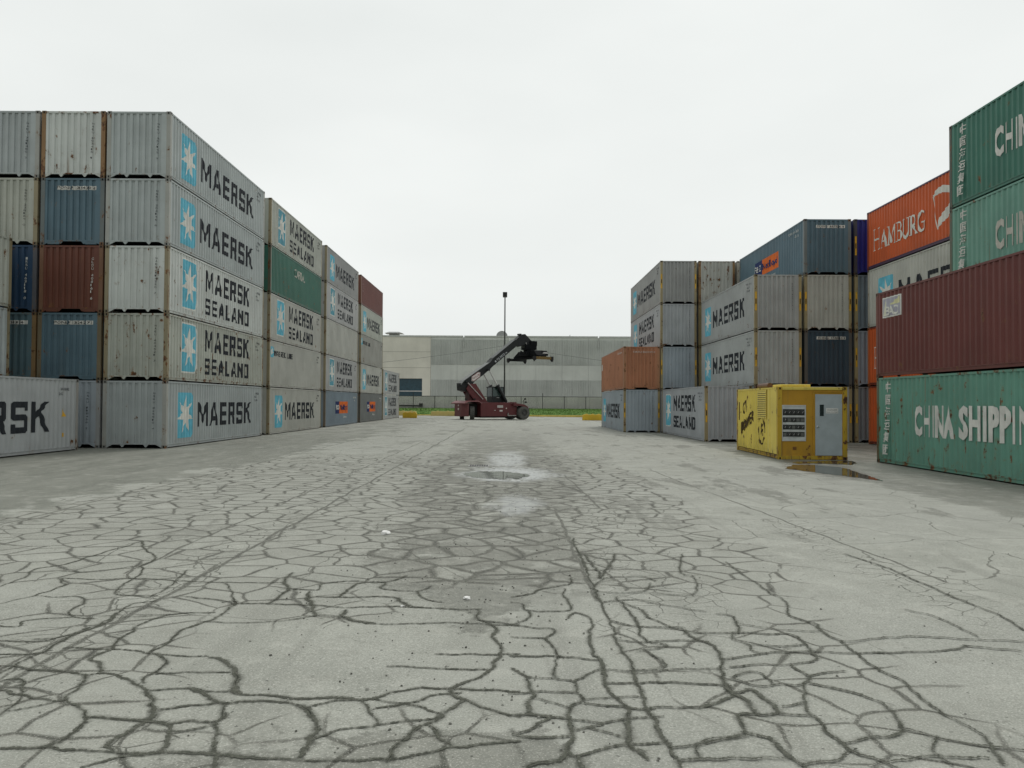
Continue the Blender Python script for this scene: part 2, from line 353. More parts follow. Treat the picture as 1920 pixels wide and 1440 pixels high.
# long cracks of the near pavement: width class, then x,y points on the ground (metres)
CRACKS = """2 -3.5,5.73 -3.51,5.99 -3.47,6.25 -3.5,6.42 -3.47,6.83 -3.44,7 -3.49,7.54 -3.48,7.69 -3.33,7.8
2 -3.97,6.47 -3.64,6.49 -3.6,6.56 -3.51,6.71 -3.4,6.96 -3.47,7.35
2 -3.76,6.14 -3.57,6.15 -3.45,6.25
2 -3.4,5.56 -3.31,5.63 -3.17,5.45 -3.06,5.16 -3.05,4.99
2 -4.24,6.92 -4.07,6.89 -4.14,7.05 -3.97,7.15 -3.77,7.2 -3.58,7.15
1 -3.77,7.2 -3.92,7.42 -3.94,7.67 -4.1,7.92 -4.35,7.91 -4.55,7.95 -4.68,7.63
1 -4.55,7.95 -4.52,8.42 -4.61,8.54 -4.69,8.73 -4.35,8.68 -3.92,8.77 -3.37,8.66 -2.92,8.62 -2.4,8.65
1 -4.87,9.06 -4.53,9.08 -4.22,9.43 -4.01,9.03 -3.94,8.39 -3.8,8.04 -3.42,8.01
2 -5.11,8.33 -5.14,8.83 -5.26,9.18 -5.07,9.49 -5.04,9.9 -4.97,10.35 -4.91,11.05
2 -4.91,11.05 -4.62,10.47 -4.3,10.03 -4.19,9.78 -4.2,9.46
3 -3.34,5.79 -3.07,5.77 -2.9,5.72 -2.82,5.75 -2.67,5.7 -2.44,5.52 -2.27,5.3 -2.18,5.1 -2.14,4.91 -2.19,4.64 -2.2,4.55 -2.14,4.52
2 -2.9,5.72 -2.83,5.56 -2.81,5.26 -2.64,5.13 -2.53,4.96 -2.47,4.76 -2.49,4.61 -2.55,4.54
2 -3.31,5.42 -3.06,5.3 -2.84,5.22 -2.81,5.26
1 -3.01,5.05 -2.92,5.12 -2.8,5.24
2 -2.82,5.75 -2.93,5.95 -3.06,6.07 -3.01,6.3 -3.09,6.54 -3.08,6.81 -3.11,6.93 -2.99,7.32 -2.64,7.39
2 -3.37,6.32 -3.01,6.3 -2.69,6.21 -2.54,6.09 -2.44,5.91 -2.46,5.68 -2.44,5.57
2 -2.69,6.21 -2.66,6.52 -2.68,6.63 -2.69,6.87 -2.57,7.21 -2.56,7.73 -2.62,7.83 -2.68,7.78
1 -2.67,6.21 -2.49,6.15 -2.24,6.13
1 -2.48,5.74 -2.28,5.77 -1.96,5.78
4 -2.18,6.13 -2.07,6.04 -1.95,5.87 -1.86,5.67 -1.81,5.49 -1.74,5.37
3 -2.32,5.42 -2.11,5.46 -1.92,5.41 -1.8,5.44 -1.74,5.37 -1.56,5.35 -1.32,5.29 -1.11,5.32 -0.88,5.3 -0.75,5.45 -0.55,5.53 -0.37,5.51 -0.16,5.49 0.05,5.47
3 -2.11,5.46 -1.91,5.32 -1.77,5.2 -1.7,5.25 -1.6,5.25 -1.44,5.24 -1.29,5.17
2 -2.18,5.06 -2.04,5.11 -1.87,5.18 -1.78,5.2
3 -2.52,4.96 -2.34,4.95 -2.21,4.91 -2.11,4.89 -2,4.86 -1.93,4.76 -1.88,4.6 -1.87,4.47
3 -2.21,4.91 -2.11,4.89 -1.98,4.88 -1.87,4.92 -1.73,4.9 -1.72,5.03 -1.77,5.2
3 -1.72,5.03 -1.69,4.82 -1.63,4.6 -1.55,4.37 -1.51,4.27
3 -2.75,4.5 -2.54,4.53 -2.38,4.5 -2.12,4.49 -1.87,4.47 -1.61,4.45 -1.49,4.43 -1.28,4.41 -1.11,4.41 -1.03,4.41 -0.66,4.41 -0.5,4.48 -0.31,4.6 0.04,4.7
2 -2.18,4.29 -2.06,4.42 -1.92,4.46 -1.86,4.48
4 -1.29,5.17 -1.18,5 -1.11,4.8 -1.11,4.69 -1.09,4.55 -1.11,4.44
2 -1.25,5.13 -1.13,5.25 -0.99,5.3 -0.88,5.3
2 -0.93,5.27 -0.84,5.05 -0.78,4.89 -0.98,4.81 -1.07,4.71 -1.11,4.67
2 -0.78,4.89 -0.62,4.93 -0.49,4.96 -0.42,5.07 -0.58,5.19 -0.87,5.3
3 -0.66,4.41 -0.61,4.63 -0.54,4.84 -0.42,4.98 -0.39,5.07 -0.32,5.25 -0.29,5.32 -0.37,5.49 -0.15,5.87 -0.12,6.05 -0.07,6.38 -0.14,6.73 -0.12,7.01 -0.26,7.22
2 -0.47,4.9 -0.41,4.74 -0.35,4.62
2 -0.29,5.32 -0.19,5.21 0.05,5.04
2 -0.81,5.16 -0.59,5.29 -0.47,5.41 -0.33,5.44
2 -0.86,5.96 -0.63,5.94 -0.4,5.91 -0.16,5.9
3 -0.55,6.26 -0.23,6.27 -0.07,6.27 0.06,6.28
2 -0.78,7.11 -0.49,7.16 -0.14,7.09 0.06,7.1
1 -2.63,7.12 -2.34,7.07 -1.98,7.14 -1.72,7.33 -1.58,7.34 -1.33,7.13 -1.05,7.06 -0.78,7.11
4 -1.72,7.33 -1.81,7.61 -1.96,8.02 -1.99,8.24
4 -1.48,7.53 -1.47,7.34 -1.34,7.17 -1.17,7.09
2 -2.56,7.73 -2.27,7.74 -1.89,7.71 -1.52,7.63 -1.02,7.7 -0.52,7.62 -0.28,7.61
2 -0.28,7.61 -0.29,7.39 -0.24,7.22 0.06,7.1
3 -2.24,7.74 -2.23,8.35 -2.37,8.65 -2.38,9.12
2 -2.23,8.35 -1.93,8.31 -1.94,8.61 -1.64,8.75 -1.32,8.7 -1.12,9.05
3 -1.86,8.03 -1.53,8.04 -1.12,8.06 -1.04,7.85 -0.87,7.66
2 -1.66,8.04 -1.59,8.63 -1.32,8.7 -1.3,8.4 -0.94,8.3 -0.81,8.54
2 -0.94,8.3 -0.8,7.97 -0.64,7.87
1 -3.1,7.97 -2.69,7.83 -2.56,7.73 -2.85,8.44 -2.97,8.62
2 -3.45,7.95 -3.44,8.41 -3.58,9.2
1 -3.41,7.17 -3.15,7.27 -2.99,7.32
1 -1.92,4.74 -1.73,4.86 -1.69,4.82
1 -3.59,5.87 -3.46,5.84 -3.34,5.79
1 -3.72,6.52 -3.6,6.56
2 0.88,11.65 0.86,10.43 0.86,8.5 0.86,7.54 0.87,6.48 0.88,5.85 0.87,5.38 0.88,4.94 0.89,4.63 0.88,4.3
2 0.02,8.11 0.2,8.23 0.34,8.48 0.63,8.74 0.64,9
2 0.56,8.49 0.53,8.25 0.56,7.92 0.53,7.62 0.16,7.6 0.12,7.85 0.02,7.9
1 0.16,7.6 0.18,7.37 0.02,7.1
2 0.02,7.1 0.2,7.02 0.37,6.99 0.35,6.83 0.28,6.71 0.33,6.46 0.37,6.23
1 0.02,6.74 0.14,6.71 0.28,6.69
3 0.01,6.25 0.13,6.22 0.37,6.23 0.67,6.17
2 0.37,6.23 0.33,6.07 0.29,5.89 0.3,5.75
3 0.51,7.34 0.59,7.53 0.7,7.39 0.72,7.17 0.65,6.84 0.64,6.54 0.63,6.3 0.67,6.17 0.67,5.9 0.64,5.62 0.67,5.42 0.74,5.23 0.72,5.01 0.68,4.81 0.66,4.63 0.73,4.46
3 0.45,5.67 0.56,5.84 0.64,5.93 0.87,5.92 1.16,5.96 1.53,6
3 0.64,5.64 0.88,5.66 1.1,5.66 1.28,5.64 1.48,5.64
3 0.01,5.93 0.12,5.74 0.29,5.74 0.45,5.67 0.45,5.46 0.48,5.34 0.37,5.18 0.35,5 0.35,4.73 0.33,4.55 0.37,4.48 0.65,4.65 0.89,4.67
3 0.12,5.74 0.14,5.45 0.12,5.21 0.15,5.08 0.35,5.02
1 0.01,5.42 0.14,5.45 0.43,5.46
1 0.15,5.36 0.28,5.27 0.37,5.2
1 0.48,5.34 0.76,5.4 0.87,5.38
2 0.49,5.27 0.74,5.19 0.89,5.19
2 0.37,5 0.54,4.95 0.69,5.01 0.92,5.05
1 0.37,4.84 0.53,4.93
1 0.48,4.87 0.66,4.74
3 0.01,5.06 0.16,5.06 0.25,5 0.04,4.78 0.01,4.83
3 0.04,4.78 0.18,4.72 0.33,4.75
4 0.32,4.62 0.3,4.45 0.18,4.4 0.1,4.35
3 0.37,4.48 0.38,4.29
2 0.73,4.56 0.66,4.63
3 0.89,5.21 1.08,5.22 1.22,5.23 1.38,5.35 1.47,5.47 1.46,5.65 1.51,5.99 1.57,6.2 1.6,6.51 1.56,6.61 1.47,6.8 1.45,6.99 1.38,7.07 1.24,7.37 1.22,7.65
1 1.22,7.65 1.06,7.95 1.06,8.16
1 0.91,7.94 1.21,8.06 1.49,7.81 1.78,7.63
2 1.06,7.95 1.08,7.55 1.1,7.19 1.08,6.94 1.1,6.63 1.23,6.53 0.98,6.38
1 0.89,6.66 1.08,6.63 1.34,6.68 1.57,6.65
1 0.9,7.27 1.04,7.1 1.47,7.07
1 1.04,6.38 1.1,6.25 1.13,6.03 0.93,5.94
2 1.57,6.2 1.71,6.24 1.95,6.35 2.06,6.39 2.36,6.43 2.58,6.4 3,6.42 3.45,6.51 3.62,6.62
2 1.85,6.89 1.96,7.14 2,7.45 1.88,7.53
2 1.52,6.91 1.86,6.93 2.14,6.9 2.32,6.91 2.34,6.61 2.32,6.36 2.27,6.2 2.06,6.1 1.85,6.09 1.61,6.02
1 1.85,6.89 1.79,6.73 1.89,6.59 1.85,6.45 1.95,6.35
1 1.89,6.59 2.12,6.56 2.34,6.61
1 2.06,6.1 2.06,5.98 2.08,5.8 2.14,5.86 2.38,5.96
1 2.08,5.8 1.99,5.67 1.83,5.66 1.64,5.63 1.55,5.79
1 1.55,5.79 1.66,5.9 1.78,5.88 1.8,5.69
3 1.48,5.64 1.47,5.49 1.61,5.55 1.66,5.31 1.67,5.13 1.53,5.1 1.44,5.12 1.39,5.08 1.38,4.87 1.3,4.79 1.05,4.64 0.9,4.62
3 1.47,5.47 1.54,5.35 1.52,5.19 1.53,5.1
1 1.99,5.67 1.91,5.41 1.87,5.31 1.73,5.26
2 1.87,5.31 1.85,5.09 1.86,4.98 1.86,4.81 1.89,4.59 2.01,4.46 2.03,4.39
1 1.67,5.13 1.85,5.07
2 2.04,5.69 2.22,5.57 2.37,5.33 2.35,5.1 2.32,4.94 2.23,4.82 2.07,4.77 1.9,4.7
3 1.37,4.83 1.49,4.72 1.51,4.51 1.54,4.41 1.55,4.33
1 1.54,4.41 1.72,4.45 1.85,4.55 1.9,4.61
1 2.32,4.94 2.42,4.82 2.58,4.71 2.87,4.62
1 2.46,4.79 2.35,4.6 2.34,4.43
1 2.01,4.46 2.32,4.52 2.58,4.51
2 2.67,6.69 2.64,6.21 2.66,5.94 2.7,5.74 2.67,5.38 2.68,5.11 2.74,4.91 2.71,4.68 2.64,4.44
2 2.67,7.21 2.63,7 2.67,6.69
1 2.6,7.81 2.66,8.07 2.62,8.71 2.61,9.17 2.59,10.01
2 4.29,10.64 4.42,9.79 4.43,8.93 4.43,8.1 4.47,7.55 4.39,7.03
1 2.67,7.21 2.53,7.47 2.58,7.76
1 2,7.18 2.29,7.03 2.59,7
2 1.53,8.91 1.48,9.11 1.27,9.1 1.03,9.02 0.87,8.62
1 1.48,8.78 1.34,8.41 1.03,8.33 0.9,8.38
1 2.18,10.51 1.91,9.35 2.01,9.14 1.88,8.43 1.74,8.25 1.43,8.29
2 0.92,10.43 0.99,9.45 0.97,9.02 1.2,9.93 1.33,10.46
2 1.01,4.47 1.02,4.55 1.13,4.71 1.36,4.79
1 0.89,4.45 1.23,4.47 1.51,4.49
1 2.67,6.69 3.32,6.87 3.83,6.79 4.17,6.75
1 3.62,6.62 3.97,6.49
1 3.7,7.76 3.85,7.48 3.86,6.89"""
def crack_ribbons():
    rnd = random.Random(5); V_, F_, E_, W_ = [], [], [], []
    from mathutils import noise as mn
    for li, line in enumerate(CRACKS.split('\n')):
        a = line.split(); k = int(a[0]); P = [Vector((*map(float, q.split(',')), 0)) for q in a[1:]]
        # resample with a Catmull-Rom curve, then make it ragged
        for e_, f_ in ((0, 1), (-1, -2)):
            if len(P) > 1: P[e_] = P[e_] + (P[e_] - P[f_]).normalized() * .02
        Q = []
        for i in range(len(P) - 1):
            p0, p1, p2, p3 = P[max(0, i - 1)], P[i], P[i + 1], P[min(len(P) - 1, i + 2)]
            n = max(2, int((p2 - p1).length / .035))
            for j in range(n):
                t = j / n; Q.append(.5 * ((2 * p1) + (p2 - p0) * t + (2 * p0 - 5 * p1 + 4 * p2 - p3) * t * t + (3 * p1 - p0 - 3 * p2 + p3) * t ** 3))
        Q.append(P[-1]); n = len(Q); base = (0, .0062, .0080, .0105, .017)[k]; tot = 0.; i0 = len(V_)
        for i, q in enumerate(Q):
            d = (Q[min(n - 1, i + 1)] - Q[max(0, i - 1)]); d = d.normalized() if d.length > 1e-6 else Vector((1, 0, 0)); nr = Vector((-d.y, d.x, 0))
            if i: tot += (q - Q[i - 1]).length
            s = mn.noise(Vector((q.x * 2.2, q.y * 2.2, li * .37))); f = mn.noise(Vector((q.x * 9, q.y * 9, li * 1.7)))
            c = q + nr * (s * .022 + f * .026); tap = min(1, .5 + i / 6., .5 + (n - 1 - i) / 6.)
            w_ = base * tap * max(.4, 1 + .9 * mn.noise(Vector((q.x * 1.6, q.y * 1.6, 9 + li))))
            z = .004 + li * .00006; hw = base * 2.5 + .06
            for off in (-hw, 0., hw):
                v = c + nr * off; V_.append((v.x, v.y, gz(v.x) + z)); E_.append(abs(off)); W_.append(w_)
        for i in range(n - 1):
            b0 = i0 + 3 * i
            F_ += [(b0, b0 + 3, b0 + 4, b0 + 1), (b0 + 1, b0 + 4, b0 + 5, b0 + 2)]
    me = bpy.data.meshes.new('pavement_cracks'); me.from_pydata(V_, [], F_)
    at = me.attributes.new('across', 'FLOAT', 'POINT'); at.data.foreach_set('value', E_); aw = me.attributes.new('breadth', 'FLOAT', 'POINT'); aw.data.foreach_set('value', W_)
    m = Mat('crack_dust', .95, .05); o = m.obj()
    an = m.t.nodes.new('ShaderNodeAttribute'); an.attribute_name = 'across'; ed = V(m.t, an.outputs['Fac'])
    aw_ = m.t.nodes.new('ShaderNodeAttribute'); aw_.attribute_name = 'breadth'; wd = V(m.t, aw_.outputs['Fac'])
    n1 = m.noise(o, 38, 7, .7); n2 = m.noise(o, 2.2, 3, .5); n3 = m.noise(o, 110, 3, .6); n4 = m.noise(o, 11, 5, .65)
    col = m.mix(n1.ss(.3, .7), (.06, .064, .052), (.13, .133, .11)); col = m.mix(n3.ss(.5, .75) * .5, col, (.25, .25, .215))
    d = ed + (n1 + -.5) * (wd * 2.8 + .045) + (n4 + -.5) * (wd * 2.0 + .03)
    core = (ed + (n1 + -.5) * .012).ss(.001, wd * .35).inv() * n2.ss(.45, .6)
    col = m.mix(core * .8, col, (.016, .017, .014))
    m.color(col)
    body = d.ss(wd * .75, wd * 1.25).inv(); soft = d.ss(wd * .9, wd * 2.2 + .022).inv() * n4.ss(.38, .62) * .5
    fade = ed.ss(wd * 1.6 + .035, wd * 1.8 + .055).inv()
    al = body.max(soft) * fade * (n2.ss(.15, .4) * .16 + .82)
    m.t.links.new(al.k, m.b.inputs['Alpha']); me.materials.append(m.m)
    ob = bpy.data.objects.new('pavement_cracks', me); COL.objects.link(ob); tag(ob, kind='structure')
crack_ribbons()
gb = Mat('bare_earth', .9, .1); gb.color(gb.mix(gb.noise(gb.obj(), .05, 6), (.12, .13, .07), (.2, .19, .14)))
b = MB(); b.face([(-4000, -4000, -.35), (4000, -4000, -.35), (4000, 4000, -.35), (-4000, 4000, -.35)])
tag(b.build('ground', gb.m), kind='structure')

# standing water
def water_sheet(name, pts, z, label, seed, tint=(.05, .05, .045)):
    rnd = random.Random(seed); P = []
    n = len(pts)
    for i in range(n):
        a, c = Vector(pts[i]), Vector(pts[(i + 1) % n])
        b0, d0 = Vector(pts[i - 1]), Vector(pts[(i + 2) % n])
        for k in range(9):
            t = k / 9; q = .5 * ((2 * a) + (c - b0) * t + (2 * b0 - 5 * a + 4 * c - d0) * t * t + (3 * a - b0 - 3 * c + d0) * t ** 3)
            P.append((q.x + rnd.uniform(-.045, .045), q.y + rnd.uniform(-.13, .13)))
    m = Mat('still_water', .03, .5); o = m.obj()
    m.color(m.mix(m.noise(o, 2.5, 4), tint, sc3(tint, 1.8))); m.b.inputs['IOR'].default_value = 1.33
    m.bump(m.noise(o, 3.5, 2), .003, .25)
    b = MB(); b.face([(px, py, gz(px) + z) for px, py in P])
    return tag(b.build(name, m.m), kind='structure', label=label)
water_sheet('water', [(-1.27, 21.86), (-.85, 22.76), (.03, 22.53), (.45, 21.76), (.23, 20.81), (-.37, 20.59), (-.85, 20.83)], .006, 'shallow puddle beside the drain grate', 3, (.2, .21, .19))
water_sheet('water', [(8.44, 25.34), (9.11, 26.62), (9.75, 26.54), (10.22, 25.59), (9.84, 22.91), (9.55, 21.29), (9.35, 21.65), (9.06, 22.68), (8.71, 23.57), (8.33, 24.85)], .006, 'brown puddle in front of the yellow power cabin', 5, (.06, .055, .04))
water_sheet('water', [(9.67, 28.02), (11.71, 28.94), (11.61, 27.93), (11.02, 26.91), (10.09, 27.32), (9.42, 27.14)], .006, 'thin wet strip along the front of the yellow power cabin', 8, (.06, .055, .04))

# ------------------------------------------------------------------ corrugation profiles
def prof_side(L):
    """Breakpoints along a side wall from one post to the other: list of (s, depth)."""
    a, e = .16, L - .16; P = .278; n = int((e - a - .08) // P); mrg = (e - a - n * P + .07) / 2
    pts = [(a, 0.)]; s = a + mrg
    for i in range(n):
        pts += [(s, 0.), (s + .068, -.042), (s + .138, -.042), (s + .206, 0.)]; s += P
    pts.append((e, 0.)); return [p for p in pts if p[0] <= e]
def prof_end():
    a, e = .15, 2.438 - .15; P = .243; pts = [(a, 0.)]; s = a + .09
    while s + .15 < e:
        pts += [(s, 0.), (s + .022, -.052), (s + .12, -.052), (s + .142, 0.)]; s += P
    pts.append((e, 0.)); return pts
def interp(pr, s):
    if s <= pr[0][0]: return pr[0][1]
    for (a, d), (c, e) in zip(pr, pr[1:]):
        if s <= c: return d + (e - d) * ((s - a) / (c - a) if c > a else 0)
    return pr[-1][1]
SIDE_X = 1.207; END_Y = .014

class Face:
    """A corrugated container face: (s, z) as its viewer sees it -> container coordinates."""
    def __init__(s, L, H, which):
        s.L, s.H, s.w = L, H, which; s.pr = prof_end() if which == 'E' else prof_side(L)
        s.W = 2.438 if which == 'E' else L
    def pt(s, u, z, off):
        if s.w == 'R': return (SIDE_X + interp(s.pr, u) + off, u, z)
        if s.w == 'L': return (-SIDE_X - interp(s.pr, s.L - u) - off, s.L - u, z)
        return (u - 1.219, END_Y - interp(s.pr, u) - off, z)
    def breaks(s): return [(s.L - p[0]) if s.w == 'L' else p[0] for p in s.pr]

def conform(polys, face, off=.004, step=.0004):
    """2-D polygons (s, z) pressed on to a corrugated face; returns vertex and face lists."""
    bm = bmesh.new()
    for i, p in enumerate(polys):
        try: bm.faces.new([bm.verts.new((u, z, i * step)) for u, z in p])
        except ValueError: pass
    us = [v.co.x for v in bm.verts]; lo, hi = min(us), max(us)
    for c in face.breaks():
        if lo < c < hi:
            bmesh.ops.bisect_plane(bm, geom=bm.verts[:] + bm.edges[:] + bm.faces[:], plane_co=(c, 0, 0), plane_no=(1, 0, 0), dist=1e-5)
    bm.verts.index_update()
    v = [face.pt(q.co.x, q.co.y, off + q.co.z) for q in bm.verts]; f = [tuple(k.index for k in q.verts) for q in bm.faces]
    bm.free(); return v, f
def conform_mesh(name, polys, face, mat, off=.004, step=.0004):
    v, f = conform(polys, face, off, step)
    me = bpy.data.meshes.new(name); me.from_pydata(v, [], f); me.materials.append(mat)
    return me

# ------------------------------------------------------------------ lettering
def quad(x0, x1, y0, y1): return [(x0, y0), (x1, y0), (x1, y1), (x0, y1)]
GL = {
 'M': (.98, [quad(0, .2, 0, 1), quad(.78, .98, 0, 1), [(.2, 1), (.2, .62), (.49, .12), (.49, .5)], [(.78, 1), (.49, .5), (.49, .12), (.78, .62)]]),
 'A': (.9, [[(0, 0), (.21, 0), (.45, .8), (.45, 1), (.33, 1)], [(.69, 0), (.9, 0), (.57, 1), (.45, 1), (.45, .8)], [(.273, .21), (.627, .21), (.57, .4), (.33, .4)]]),
 'E': (.74, [quad(0, .2, 0, 1), quad(.2, .74, 0, .19), quad(.2, .7, .405, .595), quad(.2, .74, .81, 1)]),
 'R': (.82, [quad(0, .2, 0, 1), quad(.2, .58, .81, 1), quad(.2, .58, .4, .58), [(.58, .4), (.74, .4), (.8, .48), (.8, .93), (.73, 1), (.58, 1)], [(.4, .4), (.62, .4), (.82, 0), (.6, 0)]]),
 'S': (.76, [[(0, 0), (.69, 0), (.76, .07), (.76, .19), (0, .19)], [(.56, .19), (.76, .19), (.76, .52), (.69, .595), (.56, .595)], quad(.2, .56, .405, .595), [(0, .48), (.07, .405), (.2, .405), (.2, .81), (0, .81)], [(0, .81), (.76, .81), (.76, 1), (.07, 1), (0, .93)], quad(0, .18, .19, .29), quad(.58, .76, .71, .81)]),
 'K': (.86, [quad(0, .2, 0, 1), [(.2, .42), (.84, 1), (.58, 1), (.2, .66)], [(.32, .529), (.62, 0), (.86, 0), (.48, .674)]]),
 'L': (.7, [quad(0, .2, 0, 1), quad(.2, .7, 0, .19)]),
 'I': (.2, [quad(0, .2, 0, 1)]),
 'N': (.86, [quad(0, .2, 0, 1), quad(.66, .86, 0, 1), [(.2, 1), (.2, .68), (.66, 0), (.66, .32)]]),
 'D': (.8, [quad(0, .2, 0, 1), quad(.2, .58, .81, 1), quad(.2, .58, 0, .19), [(.58, 0), (.72, 0), (.8, .1), (.8, .9), (.72, 1), (.58, 1)]]),
}
def block(word, s0, s1, z0, z1, gap=.2):
    """Stencil style block capitals filling the box."""
    W = sum(GL[c][0] if c != ' ' else .35 for c in word) + gap * (len(word) - 1); k = (s1 - s0) / W; h = z1 - z0
    out, x = [], 0.
    for c in word:
        if c == ' ': x += .35 + gap; continue
        for p in GL[c][1]: out.append([(s0 + (x + u) * k, z0 + v * h) for u, v in p])
        x += GL[c][0] + gap
    return out

def font(text, s0, z0, h, width=None, bold=0., shear=0., cap=.729, sp=1.):
    """Built-in font: list of polygons; baseline z0, capital height h, stretched to width."""
    c = bpy.data.curves.new('t', 'FONT'); c.body = text; c.size = 1; c.offset = bold; c.shear = shear; c.resolution_u = 3; c.space_character = sp
    o = bpy.data.objects.new('t', c); COL.objects.link(o)
    me = bpy.data.meshes.new_from_object(o.evaluated_get(bpy.context.evaluated_depsgraph_get()))
    xs = [v.co.x for v in me.vertices]; x0, x1 = min(xs), max(xs)
    ky = h / cap; kx = width / (x1 - x0) if width else ky
    out = [[(s0 + (me.vertices[i].co.x - x0) * kx, z0 + me.vertices[i].co.y * ky) for i in p.vertices] for p in me.polygons]
    bpy.data.objects.remove(o); bpy.data.curves.remove(c); bpy.data.meshes.remove(me)
    return out
def spans(polys):
    xs = [u for p in polys for u, _ in p]; return min(xs), max(xs)

def ribbon(pts, wid):
    """Polyline with a width at each point -> quads."""
    out = []; n = len(pts); L, Rr = [], []
    for i in range(n):
        a = Vector(pts[max(0, i - 1)]); c = Vector(pts[min(n - 1, i + 1)]); d = (c - a).normalized(); w = (wid[i] if isinstance(wid, (list, tuple)) else wid) / 2
        L.append((pts[i][0] - d.y * w, pts[i][1] + d.x * w)); Rr.append((pts[i][0] + d.y * w, pts[i][1] - d.x * w))
    for i in range(n - 1): out.append([Rr[i], Rr[i + 1], L[i + 1], L[i]])
    return out
def arc(cx, cy, rx, ry, a0, a1, n=10):
    return [(cx + rx * math.cos(R(a0 + (a1 - a0) * i / n)), cy + ry * math.sin(R(a0 + (a1 - a0) * i / n))) for i in range(n + 1)]
def serif(word, s0, z0, h, kx=1.):
    """Roman capitals with thin and thick strokes and serifs; the first letter larger."""
    t, T = .078, .165
    def ser(x, y, w=.26): return quad(x - w / 2, x + w / 2, y - .02, y + .022)
    def tk(pts):
        return ribbon(pts, [t + (T * 1.15 - t) * abs(math.sin(math.pi * i / (len(pts) - 1))) ** 1.2 for i in range(len(pts))])
    G = {
     'H': (.86, ribbon([(.15, 0), (.15, 1)], T * .75) + ribbon([(.71, 0), (.71, 1)], T * .75) + ribbon([(.15, .5), (.71, .5)], t) + [ser(x, y) for x in (.15, .71) for y in (0, 1)]),
     'A': (.86, ribbon([(.12, 0), (.42, 1)], t) + ribbon([(.42, 1), (.74, 0)], T * 1.1) + ribbon([(.24, .34), (.62, .34)], t) + [ser(.12, 0), ser(.74, 0)]),
     'M': (1.1, ribbon([(.13, 0), (.18, 1)], t) + ribbon([(.18, 1), (.52, .08)], T * 1.1) + ribbon([(.52, .08), (.88, 1)], t) + ribbon([(.9, 1), (.95, 0)], T * 1.1) + [ser(.13, 0), ser(.95, 0), ser(.12, 1, .2), ser(.95, 1, .2)]),
     'B': (.74, ribbon([(.15, 0), (.15, 1)], T * .75) + ribbon([(.1, .98), (.4, .98)], t) + ribbon([(.1, .02), (.42, .02)], t) + ribbon([(.15, .53), (.42, .53)], t) + tk(arc(.38, .755, .22, .225, 90, -90)) + tk(arc(.4, .275, .26, .255, 90, -90)) + [ser(.08, 1, .16), ser(.08, 0, .16)]),
     'U': (.84, ribbon([(.15, 1), (.15, .3)], T) + tk(arc(.42, .32, .27, .32, 180, 360)) + ribbon([(.69, .3), (.69, 1)], t) + [ser(.15, 1), ser(.69, 1)]),
     'R': (.86, ribbon([(.15, 0), (.15, 1)], T * .75) + ribbon([(.1, .98), (.4, .98)], t) + ribbon([(.15, .48), (.4, .48)], t) + tk(arc(.38, .73, .24, .25, 90, -90)) + ribbon([(.36, .48), (.78, 0)], T) + [ser(.15, 0), ser(.08, 1, .16), ser(.82, 0, .16)]),
     'G': (.88, tk(arc(.48, .5, .38, .5, 45, 320, 18)) + ribbon([(.76, 0.1), (.76, .44)], T) + [quad(.5, .88, .40, .47)] + ribbon([(.75, .72), (.75, .98)], t)),
     'S': (.64, tk(arc(.31, .74, .22, .24, 30, 270)) + tk(arc(.31, .26, .24, .24, 90, -150)) + ribbon([(.52, .74), (.52, .98)], t) + ribbon([(.08, .02), (.08, .26)], t)),
     'Y': (.84, ribbon([(.15, 1), (.15, .3)], T) + tk(arc(.42, .32, .27, .32, 180, 360)) + ribbon([(.69, .3), (.69, 1)], t) + [ser(.15, 1), ser(.69, 1), quad(.26, .36, 1.1, 1.2), quad(.48, .58, 1.1, 1.2)]),
     'D': (.86, ribbon([(.15, 0), (.15, 1)], T * .75) + ribbon([(.1, .98), (.4, .98)], t) + ribbon([(.1, .02), (.4, .02)], t) + tk(arc(.36, .5, .4, .48, 90, -90, 14)) + [ser(.08, 1, .16), ser(.08, 0, .16)]),
    }
    out, x = [], s0
    for i, c in enumerate(word):
        wd, ps = G[c]; hh = h if i == 0 else h * .84
        for p in ps: out.append([(x + u * hh * kx, z0 + v * hh) for u, v in p])
        x += (wd + .04) * hh * kx
    return out

INK = worn('black_lettering', (.022, .026, .032), .12)
INK2 = worn('black_lettering', (.03, .034, .04), .45)
WHT = worn('white_lettering', (.62, .62, .58), .2)
WHT3 = worn('white_lettering', (.66, .66, .61), .05)
WHT2 = worn('white_lettering', (.5, .5, .44), .62)
BLU = worn('sky_blue_emblem', (.14, .47, .60), .05)
BLU2 = worn('sky_blue_emblem', (.12, .34, .42), .2)
STAR = worn('white_star', (.7, .7, .65), .05)
ORG = worn('orange_sign', (.72, .16, .03), .05)
NAV = worn('navy_sign', (.025, .04, .13), .05)
YEL = flat('yellow_sticker', (.62, .36, .03), .5)
BLK = flat('black_ink', (.02, .02, .02), .6)
HOLE = flat('dark_opening', (.006, .006, .006), .9)

def rrect(s0, s1, z0, z1, rl, rr):
    P = []
    for cx, cy, a, r in ((s0, z0, 180, rl), (s1, z0, 270, rr), (s1, z1, 0, rr), (s0, z1, 90, rl)):
        ox = r if cx == s0 else -r; oy = r if cy == z0 else -r
        P += arc(cx + ox, cy + oy, r, r, a, a + 90, 4) if r > 0 else [(cx, cy)]
    return P
def star_polys(cx, cz, rx, rz, n=7, inner=.4):
    tri = []; ring = []
    for i in range(2 * n):
        a = math.pi / 2 + math.pi * i / n; r = 1 if i % 2 == 0 else inner
        ring.append((cx + rx * r * math.cos(a), cz + rz * r * math.sin(a)))
    for i in range(2 * n): tri.append([(cx, cz), ring[i], ring[(i + 1) % (2 * n)]])
    return tri

